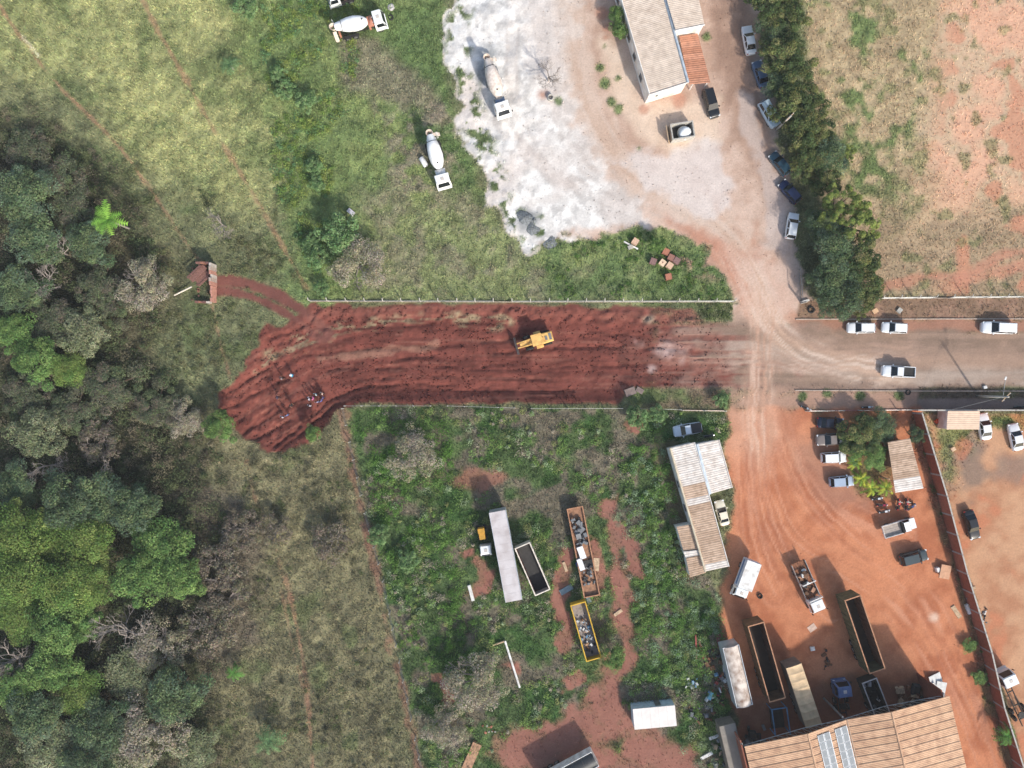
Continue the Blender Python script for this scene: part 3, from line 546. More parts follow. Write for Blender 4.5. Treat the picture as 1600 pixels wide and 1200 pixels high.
# solar arrays lie on the left bay's right-hand slope
PANEL = mat('solar_glass', S(132, 138, 142), .5, .0, .06, 1.2, spec=.5); FR = mat('panel_frame', S(205, 210, 214), .4, .3, .05)
def on_slope(u, v, up=.12):                     # u across B->Cc, v metres down the ridge
    a = lerp3(PA[1], PA[2], u); b = lerp3(PB[1], PB[2], u); L = math.dist(a, b); p = lerp3(a, b, v/L); return (p[0], p[1], p[2]+up)
for u0, u1, v0, lab in ((.20, .52, .75, 'blue grey solar array of paired panels on hall roof, left column'), (.64, .96, .75, 'blue grey solar array of paired panels on hall roof, beside the valley gutter')):
    c0 = on_slope((u0+u1)/2, 5); a_ = thing('solar_array', lab, 'solar panels', c0[0], c0[1], z=c0[2]-.12, group='solar arrays on the hall roof')
    for k in range(9):
        for s in (0, 1):
            ua = u0+(u1-u0)*s/2+.004; ub = u0+(u1-u0)*(s+1)/2-.004; va = v0+k*1.16; vb = va+1.1
            q = [on_slope(ua, va), on_slope(ub, va), on_slope(ub, vb), on_slope(ua, vb)]
            o = MB().plate(q[::-1], .04).build('panel', FR, a_, off=c0[:2]+(c0[2]-.12,))
            e = .03; q2 = [on_slope(ua+e*.5, va+.05, .165), on_slope(ub-e*.5, va+.05, .165), on_slope(ub-e*.5, vb-.05, .165), on_slope(ua+e*.5, vb-.05, .165)]
            MB().plate(q2[::-1], .008).build('pane', PANEL, o, off=c0[:2]+(c0[2]-.12,))

# ------------------------------------------------------------------ walls, fences, kerbs, gate, poles
BRICK = [mat('brick_panel%d' % i, S(150+d, 88+d, 68+d), .9, 0, .14, 3, bump=.4) for i, d in enumerate((0, 8, -8))]
PIL = mat('concrete_pillar', S(158, 150, 146), .9, 0, .1, 3)
def brick_wall(pts, h, label, step=3.2, cap=True, pil=True):
    c = pts[len(pts)//2]; t = thing('brick_wall', label, 'wall', c[0], c[1], z=0); off = (c[0], c[1], 0); k = 0
    for a, b in zip(pts[:-1], pts[1:]):
        L = math.dist(a, b); n = max(1, round(L/step)); rz = math.atan2(b[1]-a[1], b[0]-a[0])
        for i in range(n):
            m0 = ((a[0]+(b[0]-a[0])*(i+.5)/n), (a[1]+(b[1]-a[1])*(i+.5)/n)); e = (a[0]+(b[0]-a[0])*i/n, a[1]+(b[1]-a[1])*i/n)
            MB().box((*m0, h/2-.1), (L/n-.26, .15, h+.2), rz).build('panel', BRICK[k % 3], t, off=off)
            MB().box((*e, h/2-.08), (.26, .2, h+.24), rz).build('pillar', PIL, t, off=off)
            if cap: MB().box((*m0, h+.03), (L/n-.26, .22, .06), rz).build('coping', CONC(), t, off=off)
            k += 1
    return t
tp = [(1441, 646), (1480, 775), (1512, 897), (1550, 1020), (1570, 1107), (1600, 1200), (1625, 1290)]
brick_wall([W(*p, 2.6) for p in tp], 2.6, 'long bare brick wall with grey pillars between yard and car park')
brick_wall([W(*p, 2.6) for p in ((1436, 641), (1520, 641), (1620, 641), (1700, 641))], 2.6, 'rendered front wall of the car park along the pavement')
def fence(pts, step, label, name='wire_fence', h=1.9, base=True, arm=True, post=None, basemat=None):
    c = pts[len(pts)//2]; t = thing(name, label, 'fence', c[0], c[1], z=0); off = (c[0], c[1], 0); pm = post or CONC(); wires = MB()
    for si, (a, b) in enumerate(zip(pts[:-1], pts[1:])):
        L = math.dist(a, b); n = max(1, round(L/step)); rz = math.atan2(b[1]-a[1], b[0]-a[0]); ux, uy = math.cos(rz), math.sin(rz)
        prev = None
        for i in range(n+(si == len(pts)-2)):
            x, y = a[0]+(b[0]-a[0])*i/n, a[1]+(b[1]-a[1])*i/n; z = gz(x, y); hh = h*random.uniform(.94, 1.04)
            m = MB(); lx = random.uniform(-.05, .05); m.cyl((x, y, z-.3), (x+lx, y, z+hh), .09, .08, n=6)
            if arm: m.cyl((x+lx, y, z+hh-.02), (x+lx-uy*.05, y+.34, z+hh+.34), .075, n=6)
            m.build('post', pm, t, off=off)
            if prev is not None:
                for f in (.25, .5, .75, .95): wires.cyl((prev[0], prev[1], prev[2]+hh*f), (x, y, z+hh*f), .012, n=3, cap=False)
            prev = (x, y, z)
        if base:
            nb = max(1, int(L/5))
            for i in range(nb):
                m0 = (a[0]+(b[0]-a[0])*(i+.5)/nb, a[1]+(b[1]-a[1])*(i+.5)/nb)
                MB().box((*m0, gz(*m0)+.02), (L/nb-.02, .15, .34), rz).build('footing', basemat or mat('pale_footing', S(160, 148, 128), .9, 0, .15, 2), t, off=off)
    wires.build('wires', STEEL(), t, off=off)['kind'] = 'stuff'; return t
fence([W(487, 471), W(800, 472), W(1143, 472)], 2.75, 'concrete post and wire fence along the top of the red earth strip')
fence([W(540, 634), W(700, 634), W(830, 638), W(1000, 638), W(1062, 640)], 2.75, 'post and wire fence along the lower edge of the red earth strip', base=False, arm=False, h=1.1)
fence([W(537, 638), W(548, 690), (*W(572, 800),), W(600, 905), W(625, 1030), W(650, 1150), W(680, 1290)], 2.8, 'diagonal post and wire fence between meadow and overgrown lot', base=False, arm=False, h=1.6)
fence([W(1372, 467), W(1480, 466), W(1700, 464)], 2.75, 'concrete post fence between dry field and roadside verge', basemat=mat('grey_footing', S(150, 132, 116), .9))
fence([W(1065, 641), W(1132, 642)], 3.2, 'short rail fence above the parked pickup by yard entrance', base=True, arm=False, h=1.2, basemat=mat('pink_footing', S(200, 170, 150), .9))
fence([W(1258, 642), W(1340, 641), W(1432, 640)], 3.0, 'low roadside fence along the top of the orange yard', base=True, arm=False, h=1.5, basemat=mat('red_footing', S(176, 120, 110), .9))
def kerb(pts, label):
    m = MB(); c = pts[0]
    t = thing('kerb', label, 'kerb', c[0], c[1], z=0)
    for a, b in zip(pts[:-1], pts[1:]):
        L = math.dist(a, b); n = int(L/2.0); rz = math.atan2(b[1]-a[1], b[0]-a[0])
        for i in range(n):
            p = (a[0]+(b[0]-a[0])*(i+.5)/n, a[1]+(b[1]-a[1])*(i+.5)/n)
            MB().box((p[0], p[1], gz(*p)+.03), (L/n-.02, .16, .26), rz).build('kerb_stone', mat('kerb_stone', S(178, 160, 146), .9, 0, .12, 2), t, off=(c[0], c[1], 0))
kerb([W(1243, 499), W(1720, 498)], 'pale kerb line between verge and upper side of the road')
kerb([W(1242, 610), W(1440, 611), W(1720, 611)], 'pale kerb line along the lower side of the road')
# leaning gate
a, b = W(1252, 420, 1), W(1256, 470, 1); x, y = (a[0]+b[0])/2, (a[1]+b[1])/2; t = thing('metal_gate', 'tall grey bar gate standing open beside the big trees', 'gate', x, y, math.atan2(b[1]-a[1], b[0]-a[0]))
L = math.dist(a, b); gm = STEEL(); f = MB()
for z in (.12, 1.9): f.cyl((-L/2, -z*.25, z), (L/2, -z*.25, z), .05, n=6)
for xx in (-L/2, 0, L/2): f.cyl((xx, -.03, .12), (xx, -.475, 1.9), .05, n=6)
f.build('frame', gm, t)
for i in range(19):
    xx = -L/2+L*(i+.5)/19; MB().cyl((xx, -.03, .12), (xx, -.475, 1.9), .018, n=4).build('bar', gm, t)
MB().cyl((L/2+.25, 0, -.3), (L/2+.25, -.1, 2.4), .14, n=8).build('gate_post', CONC(), t)
x, y = W(1257, 470.5); o = MB().box((0, 0, .15), (1.3, .3, .3), .25).build('concrete_beam', WHITE()); o.location = (x, y, gz(x, y)); tag(o, 'short white concrete beam lying at the foot of the open gate', 'beam')
# poles
def pole(base, top, label, lamp=None):
    x, y = W(*base); h = H*(1-math.hypot(base[0]-800, base[1]-600)/math.hypot(top[0]-800, top[1]-600)); t = thing('utility_pole', label, 'pole', x, y)
    MB().cyl((0, 0, -.4), (0, 0, h), .19, .13, n=10).build('shaft', CONC(), t, True)
    MB().box((0, 0, h-.5), (1.8, .12, .12), .8).build('crossarm', WOOD(), t)
    for s in (-.7, 0, .7): MB().cyl((s*math.cos(.8), s*math.sin(.8), h-.44), (s*math.cos(.8), s*math.sin(.8), h-.25), .05, n=6).build('insulator', WHITE(), t)
    if lamp:
        lx, ly = W(*lamp, h-.6); ax, ay = W(lamp[0]-5, lamp[1]+15, h-.9)
        m = MB(); m.cyl((0, 0, h-1.2), (lx-x, ly-y, h-.7), .045, n=6); m.build('lamp_arm', STEEL(), t)
        MB().box((lx-x, ly-y, h-.7), (.5, .24, .14), 1.2).build('lamp_head', WHITE(), t)
    return t, h
pole((1527, 619), (1576, 620), 'tall concrete street lamp pole on the pavement by the car park', (1572, 591))
pole((1213, 203), (1236, 181), 'wooden looking utility pole rising through the roadside trees')
# telephone wire
p0 = W(1572, 620, 7); p1 = W(1484, 641, 3)
m = MB(); m.cyl((*p0, 6.6), (*p1, 3.0), .02, n=4); o = m.build('service_wire', STEEL()); tag(o, 'thin service wire from the lamp pole to the small shed', 'wire')

# ------------------------------------------------------------------ vehicles
_shared = {}
def shared(key, mk):
    if key not in _shared: _shared[key] = mk()
    return _shared[key]
def wheel(parent, x, y, r=.32, w=.2):
    """ a tyre with its rim; the meshes are shared """
    def tyre():
        m = MB(); prof = [(-w/2, r*.62), (-w/2, r*.92), (-w*.32, r), (w*.32, r), (w/2, r*.92), (w/2, r*.62)]; n = 14
        m.loft([[(q*math.cos(a), yy, q*math.sin(a)) for yy, q in prof] for a in np.arange(n+1)*2*math.pi/n], cap=False)
        o = m.build('tyre', RUBBER()); me = o.data; bpy.data.objects.remove(o); return me
    def rim():
        m = MB(); m.cyl((0, -w*.42, 0), (0, w*.42, 0), r*.64, n=12).cyl((0, -w*.5, 0), (0, w*.5, 0), r*.2, n=8)
        o = m.build('rim', RIM()); me = o.data; bpy.data.objects.remove(o); return me
    e = bpy.data.objects.new('wheel', None); e.empty_display_size = .2; C.objects.link(e); e.parent = parent; e.location = (x, y, r)
    link('tyre', shared(('t', r, w), tyre), e); link('rim', shared(('r', r, w), rim), e)
def loft_body(L, Wd, prof, plan, name, m, parent, low=.22):
    R = []
    for t, z in prof:
        w = np.interp(t, [p[0] for p in plan], [p[1] for p in plan])*Wd/2; x = (t-.5)*L; zt = z
        half = [(w*.86, low), (w, low+.14), (w*1.0, .58*zt+.1), (w*.975, zt-.10), (w*.90, zt-.02), (w*.6, zt+.015)]
        R.append([(x, yy, zz) for yy, zz in half]+[(x, -yy, zz) for yy, zz in half[::-1]])
    b = MB(); b.loft(R); return b.build(name, m, parent, True)
PLAN = [(0, .76), (.02, .86), (.07, .94), (.2, .985), (.4, 1), (.7, 1), (.86, .97), (.94, .91), (.98, .80), (1, .66)]
def frustum(xb0, xb1, xr0, xr1, wb, wr, z0, z1):
    return [(xb0, -wb, z0), (xb1, -wb, z0), (xb1, wb, z0), (xb0, wb, z0)], [(xr0, -wr, z1), (xr1, -wr, z1), (xr1, wr, z1), (xr0, wr, z1)]
def panes(parent, b, r, names=('windshield', 'rear_window'), inset=.10, div=0):
    def ins(q, e=inset):
        c = np.mean(np.array(q), 0); return [tuple(np.array(p)+(c-np.array(p))*e) for p in q]
    MB().plate(ins([b[1], b[2], r[2], r[1]], .06), .012).build(names[0], GLASS(), parent)
    MB().plate(ins([b[3], b[0], r[0], r[3]], .08), .012).build(names[1], GLASS(), parent)
    for q in ([b[0], b[1], r[1], r[0]], [b[2], b[3], r[3], r[2]]):
        n = 2 if not div else div
        for k in range(n):
            a, c = .04+k*.94/n, .02+(k+1)*.94/n
            s = [lerp3(q[0], q[1], a), lerp3(q[0], q[1], c), lerp3(q[3], q[2], c), lerp3(q[3], q[2], a)]
            MB().plate(ins(s, .09), .012).build('side_window', GLASS(), parent)
KIND = {  # deck profile, cabin base, cabin roof (as fractions of length), belt, roof height, width
    'sedan': ([(0, .74), (.02, .86), (.08, .93), (.16, .95), (.45, .94), (.72, .92), (.86, .83), (.95, .74), (.985, .66), (1, .56)], (.13, .72), (.29, .56), .92, 1.44, 1.74),
    'hatch': ([(0, .78), (.02, .88), (.08, .94), (.45, .94), (.74, .93), (.86, .86), (.95, .78), (.985, .68), (1, .58)], (.025, .75), (.11, .58), .92, 1.48, 1.70),
    'suv': ([(0, .86), (.02, .98), (.08, 1.04), (.45, 1.04), (.74, 1.03), (.88, .98), (.96, .90), (.985, .8), (1, .66)], (.02, .75), (.07, .60), 1.02, 1.68, 1.82),
    'pickup': ([(0, .86), (.01, .98), (.05, 1.02), (.45, 1.03), (.74, 1.04), (.88, .99), (.96, .91), (.985, .8), (1, .66)], (.385, .76), (.43, .62), 1.02, 1.74, 1.82)}
def car(kind, col, rear, front, label, cname, group='cars parked around the yards', bed=None, Lm=None, Wm=None, rough=.28):
    prof, cb, cr, belt, rh, wd_ = KIND[kind]; x, y, rz, L = place(rear, front, .9)
    if Lm: L = Lm
    wd_ = Wm or wd_; m = paintm(cname, col, rough)
    nm = {'sedan': 'sedan_car', 'hatch': 'hatchback_car', 'suv': 'suv_car', 'pickup': 'pickup_truck'}[kind]
    t = thing(nm, label, 'pickup' if kind == 'pickup' else 'car', x, y, rz, group=group)
    loft_body(L, wd_, prof, PLAN, 'body', m, t)
    wb, wr = wd_/2*.90, wd_/2*.74
    b, r = frustum((cb[0]-.5)*L, (cb[1]-.5)*L, (cr[0]-.5)*L, (cr[1]-.5)*L, wb, wr, belt-.02, rh-.05)
    cabin = MB(); cabin.loft([b, r]); cabin.build('cabin', m, t)
    e = .06; ro = MB()
    ro.loft([[(p[0], p[1], rh-.052) for p in r], [(p[0]*1+math.copysign(.03, -p[0]), p[1]*.93, rh) for p in r]]); ro.build('roof', m, t)
    panes(t, b, r, div=1 if kind == 'pickup' and L < 4.6 else 2)
    for s in (-1, 1):
        for fx in (.175, .80): wheel(t, (fx-.5)*L, s*(wd_/2-.13), .33 if kind in ('suv', 'pickup') else .30, .2)
        MB().box(((.955-.5)*L, s*wd_*.36, .66 if rh < 1.6 else .82), (.24, .34, .14), -s*.35).build('headlight', LAMP(), t)
        MB().box(((.018-.5)*L, s*wd_*.36, .78 if rh < 1.6 else .9), (.10, .22, .18)).build('taillight', RED(), t)
        MB().box(((cb[1]-.06-.5)*L, s*(wd_/2+.08), belt+.05), (.16, .2, .13)).build('mirror', m, t)
    MB().box((.495*L-.03, 0, .36), (.1, wd_*.62, .16)).build('bumper', DARK(), t)
    if kind == 'pickup':
        x0, x1 = (.025-.5)*L, (.375-.5)*L
        if bed != 'cover':
            q = MB(); q.box(((x0+x1)/2, 0, 1.035), (x1-x0, wd_*.78, .02)); q.build('bed_floor', DARK() if bed != 'grey' else mat('bed_grey', S(140, 136, 130), .7), t)
            q = MB()
            for s in (-1, 1): q.box(((x0+x1)/2, s*wd_*.425, 1.12), (x1-x0, .10, .22))
            q.box((x0+.03, 0, 1.12), (.08, wd_*.75, .22)); q.build('bed_side', m, t)
            if bed == 'load':
                for k in range(9):
                    a = random.Random(k); MB().box((x0+.25+a.random()*(x1-x0-.6), a.uniform(-.5, .5), 1.2+a.random()*.2), (.4*a.uniform(.6, 1.2), .35, .3), a.random()*3).build('load_sack', mat('pale_sack', S(216, 204, 190), .9), t)
        else:
            MB().box(((x0+x1)/2, 0, 1.06), (x1-x0, wd_*.84, .07)).build('bed_cover', mat('black_cover', (.03, .03, .034), .6), t)
    return t
Wt = S(228, 231, 233); Bk_ = (.012, .013, .015); Nv = (.012, .02, .05); Sv = S(160, 172, 182)
G1 = 'cars parked under the roadside trees'; G2 = 'cars along the road'; G3 = 'vehicles parked in the orange yard'; G4 = 'cars in the right hand car park'
car('sedan', Wt, (1175, 84), (1167, 39), 'white sedan parked nearest the top edge beside the tree line', 'white_paint_car', G1)
car('sedan', S(84, 106, 134), (1195, 133), (1183, 96), 'blue grey sedan half hidden under the tree line', 'blue_grey_paint', G1, Lm=4.3)
car('suv', S(176, 196, 210), (1191, 157), (1214, 197), 'pale silver blue estate car parked by the utility pole', 'silver_blue_paint', G1, Lm=4.5)
car('hatch', S(44, 72, 88), (1231, 270), (1208, 240), 'dark teal hatchback partly covered by tree branches', 'teal_paint', G1, Lm=4.1)
car('hatch', S(26, 38, 72), (1248, 314), (1222, 284), 'dark navy hatchback parked on pale ground above white car', 'navy_paint', G1, Lm=4.1)
car('hatch', Wt, (1235, 373), (1242, 332), 'white hatchback below the navy car beside the large tree clump', 'white_paint_car', G1)
car('suv', Bk_, (1105, 138), (1118, 183), 'black car parked at the corner of the orange canopy', 'black_paint', G1)
car('hatch', Wt, (1369, 512), (1325, 512), 'white hatchback parked on the road edge nearest the trees', 'white_paint_car', G2)
car('hatch', Wt, (1419, 513), (1379, 511), 'second white hatchback from the trees on the road edge', 'white_paint_car', G2)
car('suv', Wt, (1588, 513), (1535, 511), 'large white van like car at right end of the road', 'white_paint_car', G2, Wm=1.9)
car('pickup', Wt, (1430, 582), (1379, 579), 'white pickup with dark open bed driving along the road', 'white_paint_car', G2, Lm=5.1)
car('pickup', S(206, 216, 226), (1097, 667), (1053, 675), 'silver white pickup with black bed cover parked above the workshop', 'silver_white_paint', G3, bed='cover')
car('sedan', (.010, .014, .030), (1279, 660), (1318, 662), 'black sedan at the head of the parked row in the yard', 'blue_black_paint', G3, Lm=4.2)
car('pickup', S(126, 116, 110), (1326, 685), (1276, 688), 'grey brown pickup with pale sacks in its bed', 'grey_brown_paint', G3, bed='load')
car('suv', Wt, (1284, 716), (1323, 714), 'white hatchback third down in the parked row of the yard', 'white_paint_car', G3, Wm=1.72)
car('hatch', S(160, 174, 192), (1297, 754), (1335, 751), 'silver hatchback at the foot of the parked row in the yard', 'silver_paint', G3)
car('suv', S(62, 72, 74), (1407, 877), (1450, 866), 'dark grey green suv beside the brick wall in the yard', 'grey_green_paint', G3)
car('sedan', S(226, 220, 200), (1134, 821), (1124, 783), 'old cream coloured car parked beside the narrow workshop', 'cream_paint', G3, Lm=4.0, Wm=1.6)
car('sedan', Wt, (1543, 686), (1537, 647), 'white sedan parked tight beside the small shed', 'white_paint_car', G4, Lm=4.2)
car('sedan', Wt, (1593, 704), (1584, 662), 'white sedan on the right edge of the car park', 'white_paint_car', G4)
car('sedan', Bk_, (1513, 797), (1526, 844), 'black sedan standing alone on the bare soil beyond the wall', 'black_paint', G4, Lm=4.7)

def truck_cab(t, x0, x1, w, m, h=2.6, z0=.6):
    L = x1-x0
    b = MB(); q = lambda x, k, z: [(x, -w/2*k, z), (x, w/2*k, z)]
    base = [(x0, -w/2, z0), (x1-.1, -w/2, z0), (x1, -w*.42, z0), (x1, w*.42, z0), (x1-.1, w/2, z0), (x0, w/2, z0)]
    mid = [(p[0], p[1], 1.55) for p in base]
    top = [(x0+.02, -w*.46, h-.1), (x1-.42, -w*.46, h-.1), (x1-.34, -w*.36, h-.1), (x1-.34, w*.36, h-.1), (x1-.42, w*.46, h-.1), (x0+.02, w*.46, h-.1)]
    cap = [(p[0]+(-.08 if p[0] > x0+.5 else .06), p[1]*.9, h) for p in top]
    b.loft([base, mid, top, cap]); b.build('cab', m, t)
    MB().plate([(x1+.002, -w*.40, 1.6), (x1+.002, w*.40, 1.6), (x1-.33, w*.345, h-.16), (x1-.33, -w*.345, h-.16)], .02).build('windshield', GLASS(), t)
    for s in (-1, 1):
        q = [(x0+.3, s*w/2, 1.62), (x1-.2, s*w/2, 1.62), (x1-.42, s*w*.467, h-.2), (x0+.3, s*w*.467, h-.2)]
        MB().plate(q if s < 0 else q[::-1], .015).build('side_window', GLASS(), t)
        MB().box((x1-.1, s*(w/2+.16), 1.95), (.12, .12, .5)).build('mirror', DARK(), t)
        MB().box((x1-.02, s*w*.36, .85), (.1, .3, .2)).build('headlight', LAMP(), t)
    MB().box((x1+.03, 0, .55), (.2, w*.96, .35)).build('bumper', m, t)
    MB().box(((x0+x1)/2-.1, 0, h+.02), (.5, .5, .05)).build('roof_hatch', mat('hatch_grey', S(196, 188, 180), .7), t)
def chassis(t, x0, x1, axles, rail=.45, z=.85, r=.5, w=2.3, dual=True):
    m = MB()
    for s in (-1, 1): m.box(((x0+x1)/2, s*rail, z), (x1-x0, .1, .22))
    for k in range(4): m.box((x0+(x1-x0)*(k+.5)/4, 0, z), (.12, rail*2-.1, .16))
    m.build('chassis', DARK(), t)
    for a in axles:
        for s in (-1, 1): wheel(t, a, s*(w/2-.2), r, .34 if dual else .28)
def mixer(rear, front, label, cabcol, fr, drumcol, tank=None, twist=0):
    x, y, rz, L = place(rear, front, 2.2); t = thing('concrete_mixer_truck', label, 'mixer truck', x, y, rz, group='concrete mixer trucks'); w = 2.35
    h = L/2; chassis(t, -h+.5, h-.4, (h-1.1, -h+1.9, -h+3.1), w=w); truck_cab(t, h-1.75, h, w, cabcol)
    prof = [(0, .42), (.05, .56), (.20, .74), (.21, .80), (.40, 1.02), (.62, 1.12), (.80, 1.0), (.93, .72), (1, .45)]
    a = np.array((-h+.55, 0, 3.05)); b = np.array((h-2.75, 0, 2.05)); ax = b-a; Ld = np.linalg.norm(ax); ax /= Ld; up = np.cross(ax, (0, 1, 0)); up = -up if up[2] < 0 else up
    n = 20; rings = []
    for u, r in prof: c = a+ax*u*Ld; rings.append([tuple(c+r*(math.cos(k)*np.array((0, 1, 0))+math.sin(k)*up)) for k in np.arange(n)*2*math.pi/n])
    d = MB(); d.loft(rings, cap=False); d.add(rings[-1], [tuple(range(n))]); dr = d.build('drum', drumcol, t, True)
    c = a+ax*.205*Ld; d = MB(); d.loft([[tuple(c+ax*o+.80*(math.cos(k)*np.array((0, 1, 0))+math.sin(k)*up)) for k in np.arange(n)*2*math.pi/n] for o in (-.05, .05)]); d.build('roller_ring', DARK(), dr)
    c = a+ax*.84*Ld+up*.93; MB().cyl(c, c+up*.05, .13, n=8).build('hatch', DARK(), dr)
    m = MB(); m.box((-h+.95, 0, 1.45), (.25, 1.5, 1.2)).box((h-2.55, 0, 1.35), (.3, 1.6, 1.0)); m.build('pedestal', fr, t)
    m = MB(); rr = [[(-h+.35+r*math.cos(k), r*math.sin(k), z) for k in np.arange(12)*2*math.pi/12] for r, z in ((.28, 2.5), (.55, 3.35), (.50, 3.35), (.24, 2.6))]
    m.loft(rr, cap=False); m.build('hopper', mat('worn_hopper', S(214, 196, 180), .8, 0, .15, 3), t)
    s = -1 if twist < 0 else 1
    m = MB(); p = np.array((-h+.3, s*.25, 2.2)); q = np.array((-h+.35, s*1.5, 1.55)); e = np.array((.28, 0, 0))
    m.loft([[tuple(p-e), tuple(p-e*.6-(0, 0, .2)), tuple(p+e*.6-(0, 0, .2)), tuple(p+e)], [tuple(q-e), tuple(q-e*.6-(0, 0, .2)), tuple(q+e*.6-(0, 0, .2)), tuple(q+e)]]); m.build('chute', mat('worn_hopper', S(214, 196, 180)), t)
    for sd in (-1, 1): m = MB(); m.box((-h+2.5, sd*(w/2-.15), 1.12), (2.6, .42, .06)).box((-h+1.1, sd*(w/2-.15), .9), (.06, .42, .45)); m.build('fender', DARK() if not tank else STEEL(), t)
    m = MB(); m.cyl((h-2.15, -.75, 1.75), (h-2.15, .75, 1.75), .36, n=12); m.build('water_tank', tank or fr, t, True)
    for k in (-.4, .4): MB().cyl((h-2.6, k, 1.2), (h-1.75, k, 2.3), .04, n=5).build('brace', WHITE(), t)
    m = MB()
    for sd in (.95, 1.15): m.cyl((-h+.7, sd, 1.0), (-h+.45, sd, 3.2), .025, n=4)
    for k in range(6): m.cyl((-h+.68-.04*k, .95, 1.2+.36*k), (-h+.68-.04*k, 1.15, 1.2+.36*k), .02, n=4)
    m.build('ladder', WHITE(), t)
    return t
DW = mat('drum_white', S(238, 240, 242), .5, 0, .04, 1, dirt=S(212, 208, 204)); DD = mat('drum_dirty', S(216, 205, 196), .7, 0, .1, 2, dirt=S(180, 164, 152)); OR = mat('orange_frame', S(182, 124, 102), .7, 0, .14, 2)
CW = mat('cab_white', S(234, 236, 234), .35, 0, .04, 1.2, coat=.3)
mixer((519, 48), (600, 25), 'white concrete mixer with orange frame parked in the top grass', CW, OR, DW, twist=-1)
mixer((671, 208), (694, 290), 'white concrete mixer standing on grass left of the gravel', CW, WHITE(), DW, twist=1)
mixer((760, 92), (788, 178), 'dusty concrete mixer on white gravel with blue grey tank', CW, STEEL(), DD, tank=mat('blue_grey_tank', S(112, 130, 156), .4), twist=1)
mixer((560, -22), (510, -7), 'worn orange and white mixer cut off by the top edge', CW, OR, DW, twist=1)
def tank(px, py, ang, L, r, label, m, z=None):
    x, y = W(px, py, .4); o = MB(); n = 12
    pr = [(-L/2, r*.5), (-L/2+.04, r*.9), (-L/2+.1, r), (L/2-.1, r), (L/2-.04, r*.9), (L/2, r*.5)]
    o.loft([[(u, q*math.cos(k), q*math.sin(k)) for k in np.arange(n)*2*math.pi/n] for u, q in pr]); b = o.build('water_tank', m, None, True)
    b.location = (x, y, gz(x, y)+r*.95); b.rotation_euler = (0, 0, ang); return tag(b, label, 'tank')
tank(662, 253, math.radians(-58), 1.6, .42, 'white cylindrical tank lying on grass beside the mixer', DW)

TRW = mat('trailer_grey', S(196, 190, 190), .6, 0, .06, .7, dirt=S(172, 162, 160)); ALU = mat('aluminium_panel', S(190, 196, 202), .4, .3, .08, 1.5)
def trailer(rear, front, h, w, label, kind='box', side=None, inner=None, rim=None, top=None, ribs=10, z0=1.15, name='semi_trailer', floor=None, group='trailers and bodies left in the yards', th=.08):
    x, y, rz, L = place(rear, front, h); t = thing(name, label, 'trailer', x, y, rz, group=group); hl = L/2; side = side or ALU
    chassis(t, -hl+.3, hl-.6, (-hl+1.2, -hl+2.35, -hl+3.5) if L > 8 else (-hl+1.3,), z=z0-.15, w=w)
    for s in (-1, 1): MB().box((hl-2.2, s*.6, .55), (.14, .14, 1.1)).build('landing_leg', DARK(), t)
    for s in (-1, 1): MB().box((0, s*(w/2-th/2), (z0+h)/2), (L, th, h-z0)).build('side_wall', side, t)
    for s in (-1, 1): MB().box((s*(hl-th/2), 0, (z0+h)/2), (th, w-2*th-.004, h-z0)).build('end_wall', side, t)
    MB().box((0, 0, z0+.04), (L-2*th-.01, w-2*th-.01, .07)).build('floor', floor or inner or WOOD(), t)
    if kind == 'box':
        n = max(2, int(L/1.2))
        for i in range(n): MB().box((-hl+L*(i+.5)/n, 0, h+.02), (L/n-.012, w, .04)).build('roof_panel', top or TRW, t)
        for s in (-1, 1): MB().box((0, s*(w/2-.02), h+.05), (L, .07, .05)).build('roof_rail', side, t)
    elif kind == 'arch':
        n = max(2, int(L/1.6)); k = 9
        for i in range(n):
            a, b = -hl+L*i/n+.01, -hl+L*(i+1)/n-.01; ring = lambda xx: [(xx, -w/2*math.cos(q), h-.6+.95*math.sin(q)) for q in np.linspace(0, math.pi, k)]
            r1, r2 = ring(a), ring(b); m = MB(); m.add(r1+r2, [(j, j+1, k+j+1, k+j) for j in range(k-1)]); m.build('roof_panel', top or ALU, t, True)
        for e in (-hl, hl):
            m = MB(); m.loft([[(e+o, -w/2*math.cos(q), h-.6+.95*math.sin(q)) for q in np.linspace(0, math.pi, k)] for o in ((0, .04) if e < 0 else (-.04, 0))]); m.build('end_cap', side, t)
    elif kind == 'tarp':
        n = ribs; m = MB(); R = []
        for i in range(n*4+1):
            u = i/(n*4); sag = -.09*abs(math.sin(u*n*math.pi))**.7+.09; xx = -hl+L*u
            R.append([(xx, -w/2-.03, h-.35), (xx, -w/2-.02, h+.0+sag*.3), (xx, -w*.3, h+.04+sag), (xx, 0, h+.08+sag), (xx, w*.3, h+.04+sag), (xx, w/2+.02, h+sag*.3), (xx, w/2+.03, h-.35)])
        R2 = [r for r in R]; k = 7; m.add([p for r in R2 for p in r], [(a*k+j, (a+1)*k+j, (a+1)*k+j+1, a*k+j+1) for a in range(len(R2)-1) for j in range(k-1)]); m.build('tarpaulin', top, t)
    else:
        rm = rim or RUSTL()
        for s in (-1, 1): MB().box((0, s*(w/2-th-.012), (z0+h)/2), (L-2*th-.06, .02, h-z0-.03)).build('lining', inner or RUST(), t)
        for s in (-1, 1): MB().box((0, s*(w/2-.06), h+.04), (L+.04, .16, .08)).build('top_rail', rm, t); MB().box((s*(hl-.06), 0, h+.04), (.16, w-.30, .08)).build('top_rail', rm, t)
        for i in range(ribs):
            xx = -hl+L*(i+.5)/ribs
            for s in (-1, 1):
                MB().box((xx, s*(w/2-th-.05), (z0+h)/2), (.10, .10, h-z0-.02)).build('inner_rib', inner or RUST(), t); MB().box((xx, s*(w/2+.04), (z0+h)/2), (.10, .08, h-z0-.04)).build('outer_rib', side, t)
    return t, L, hl
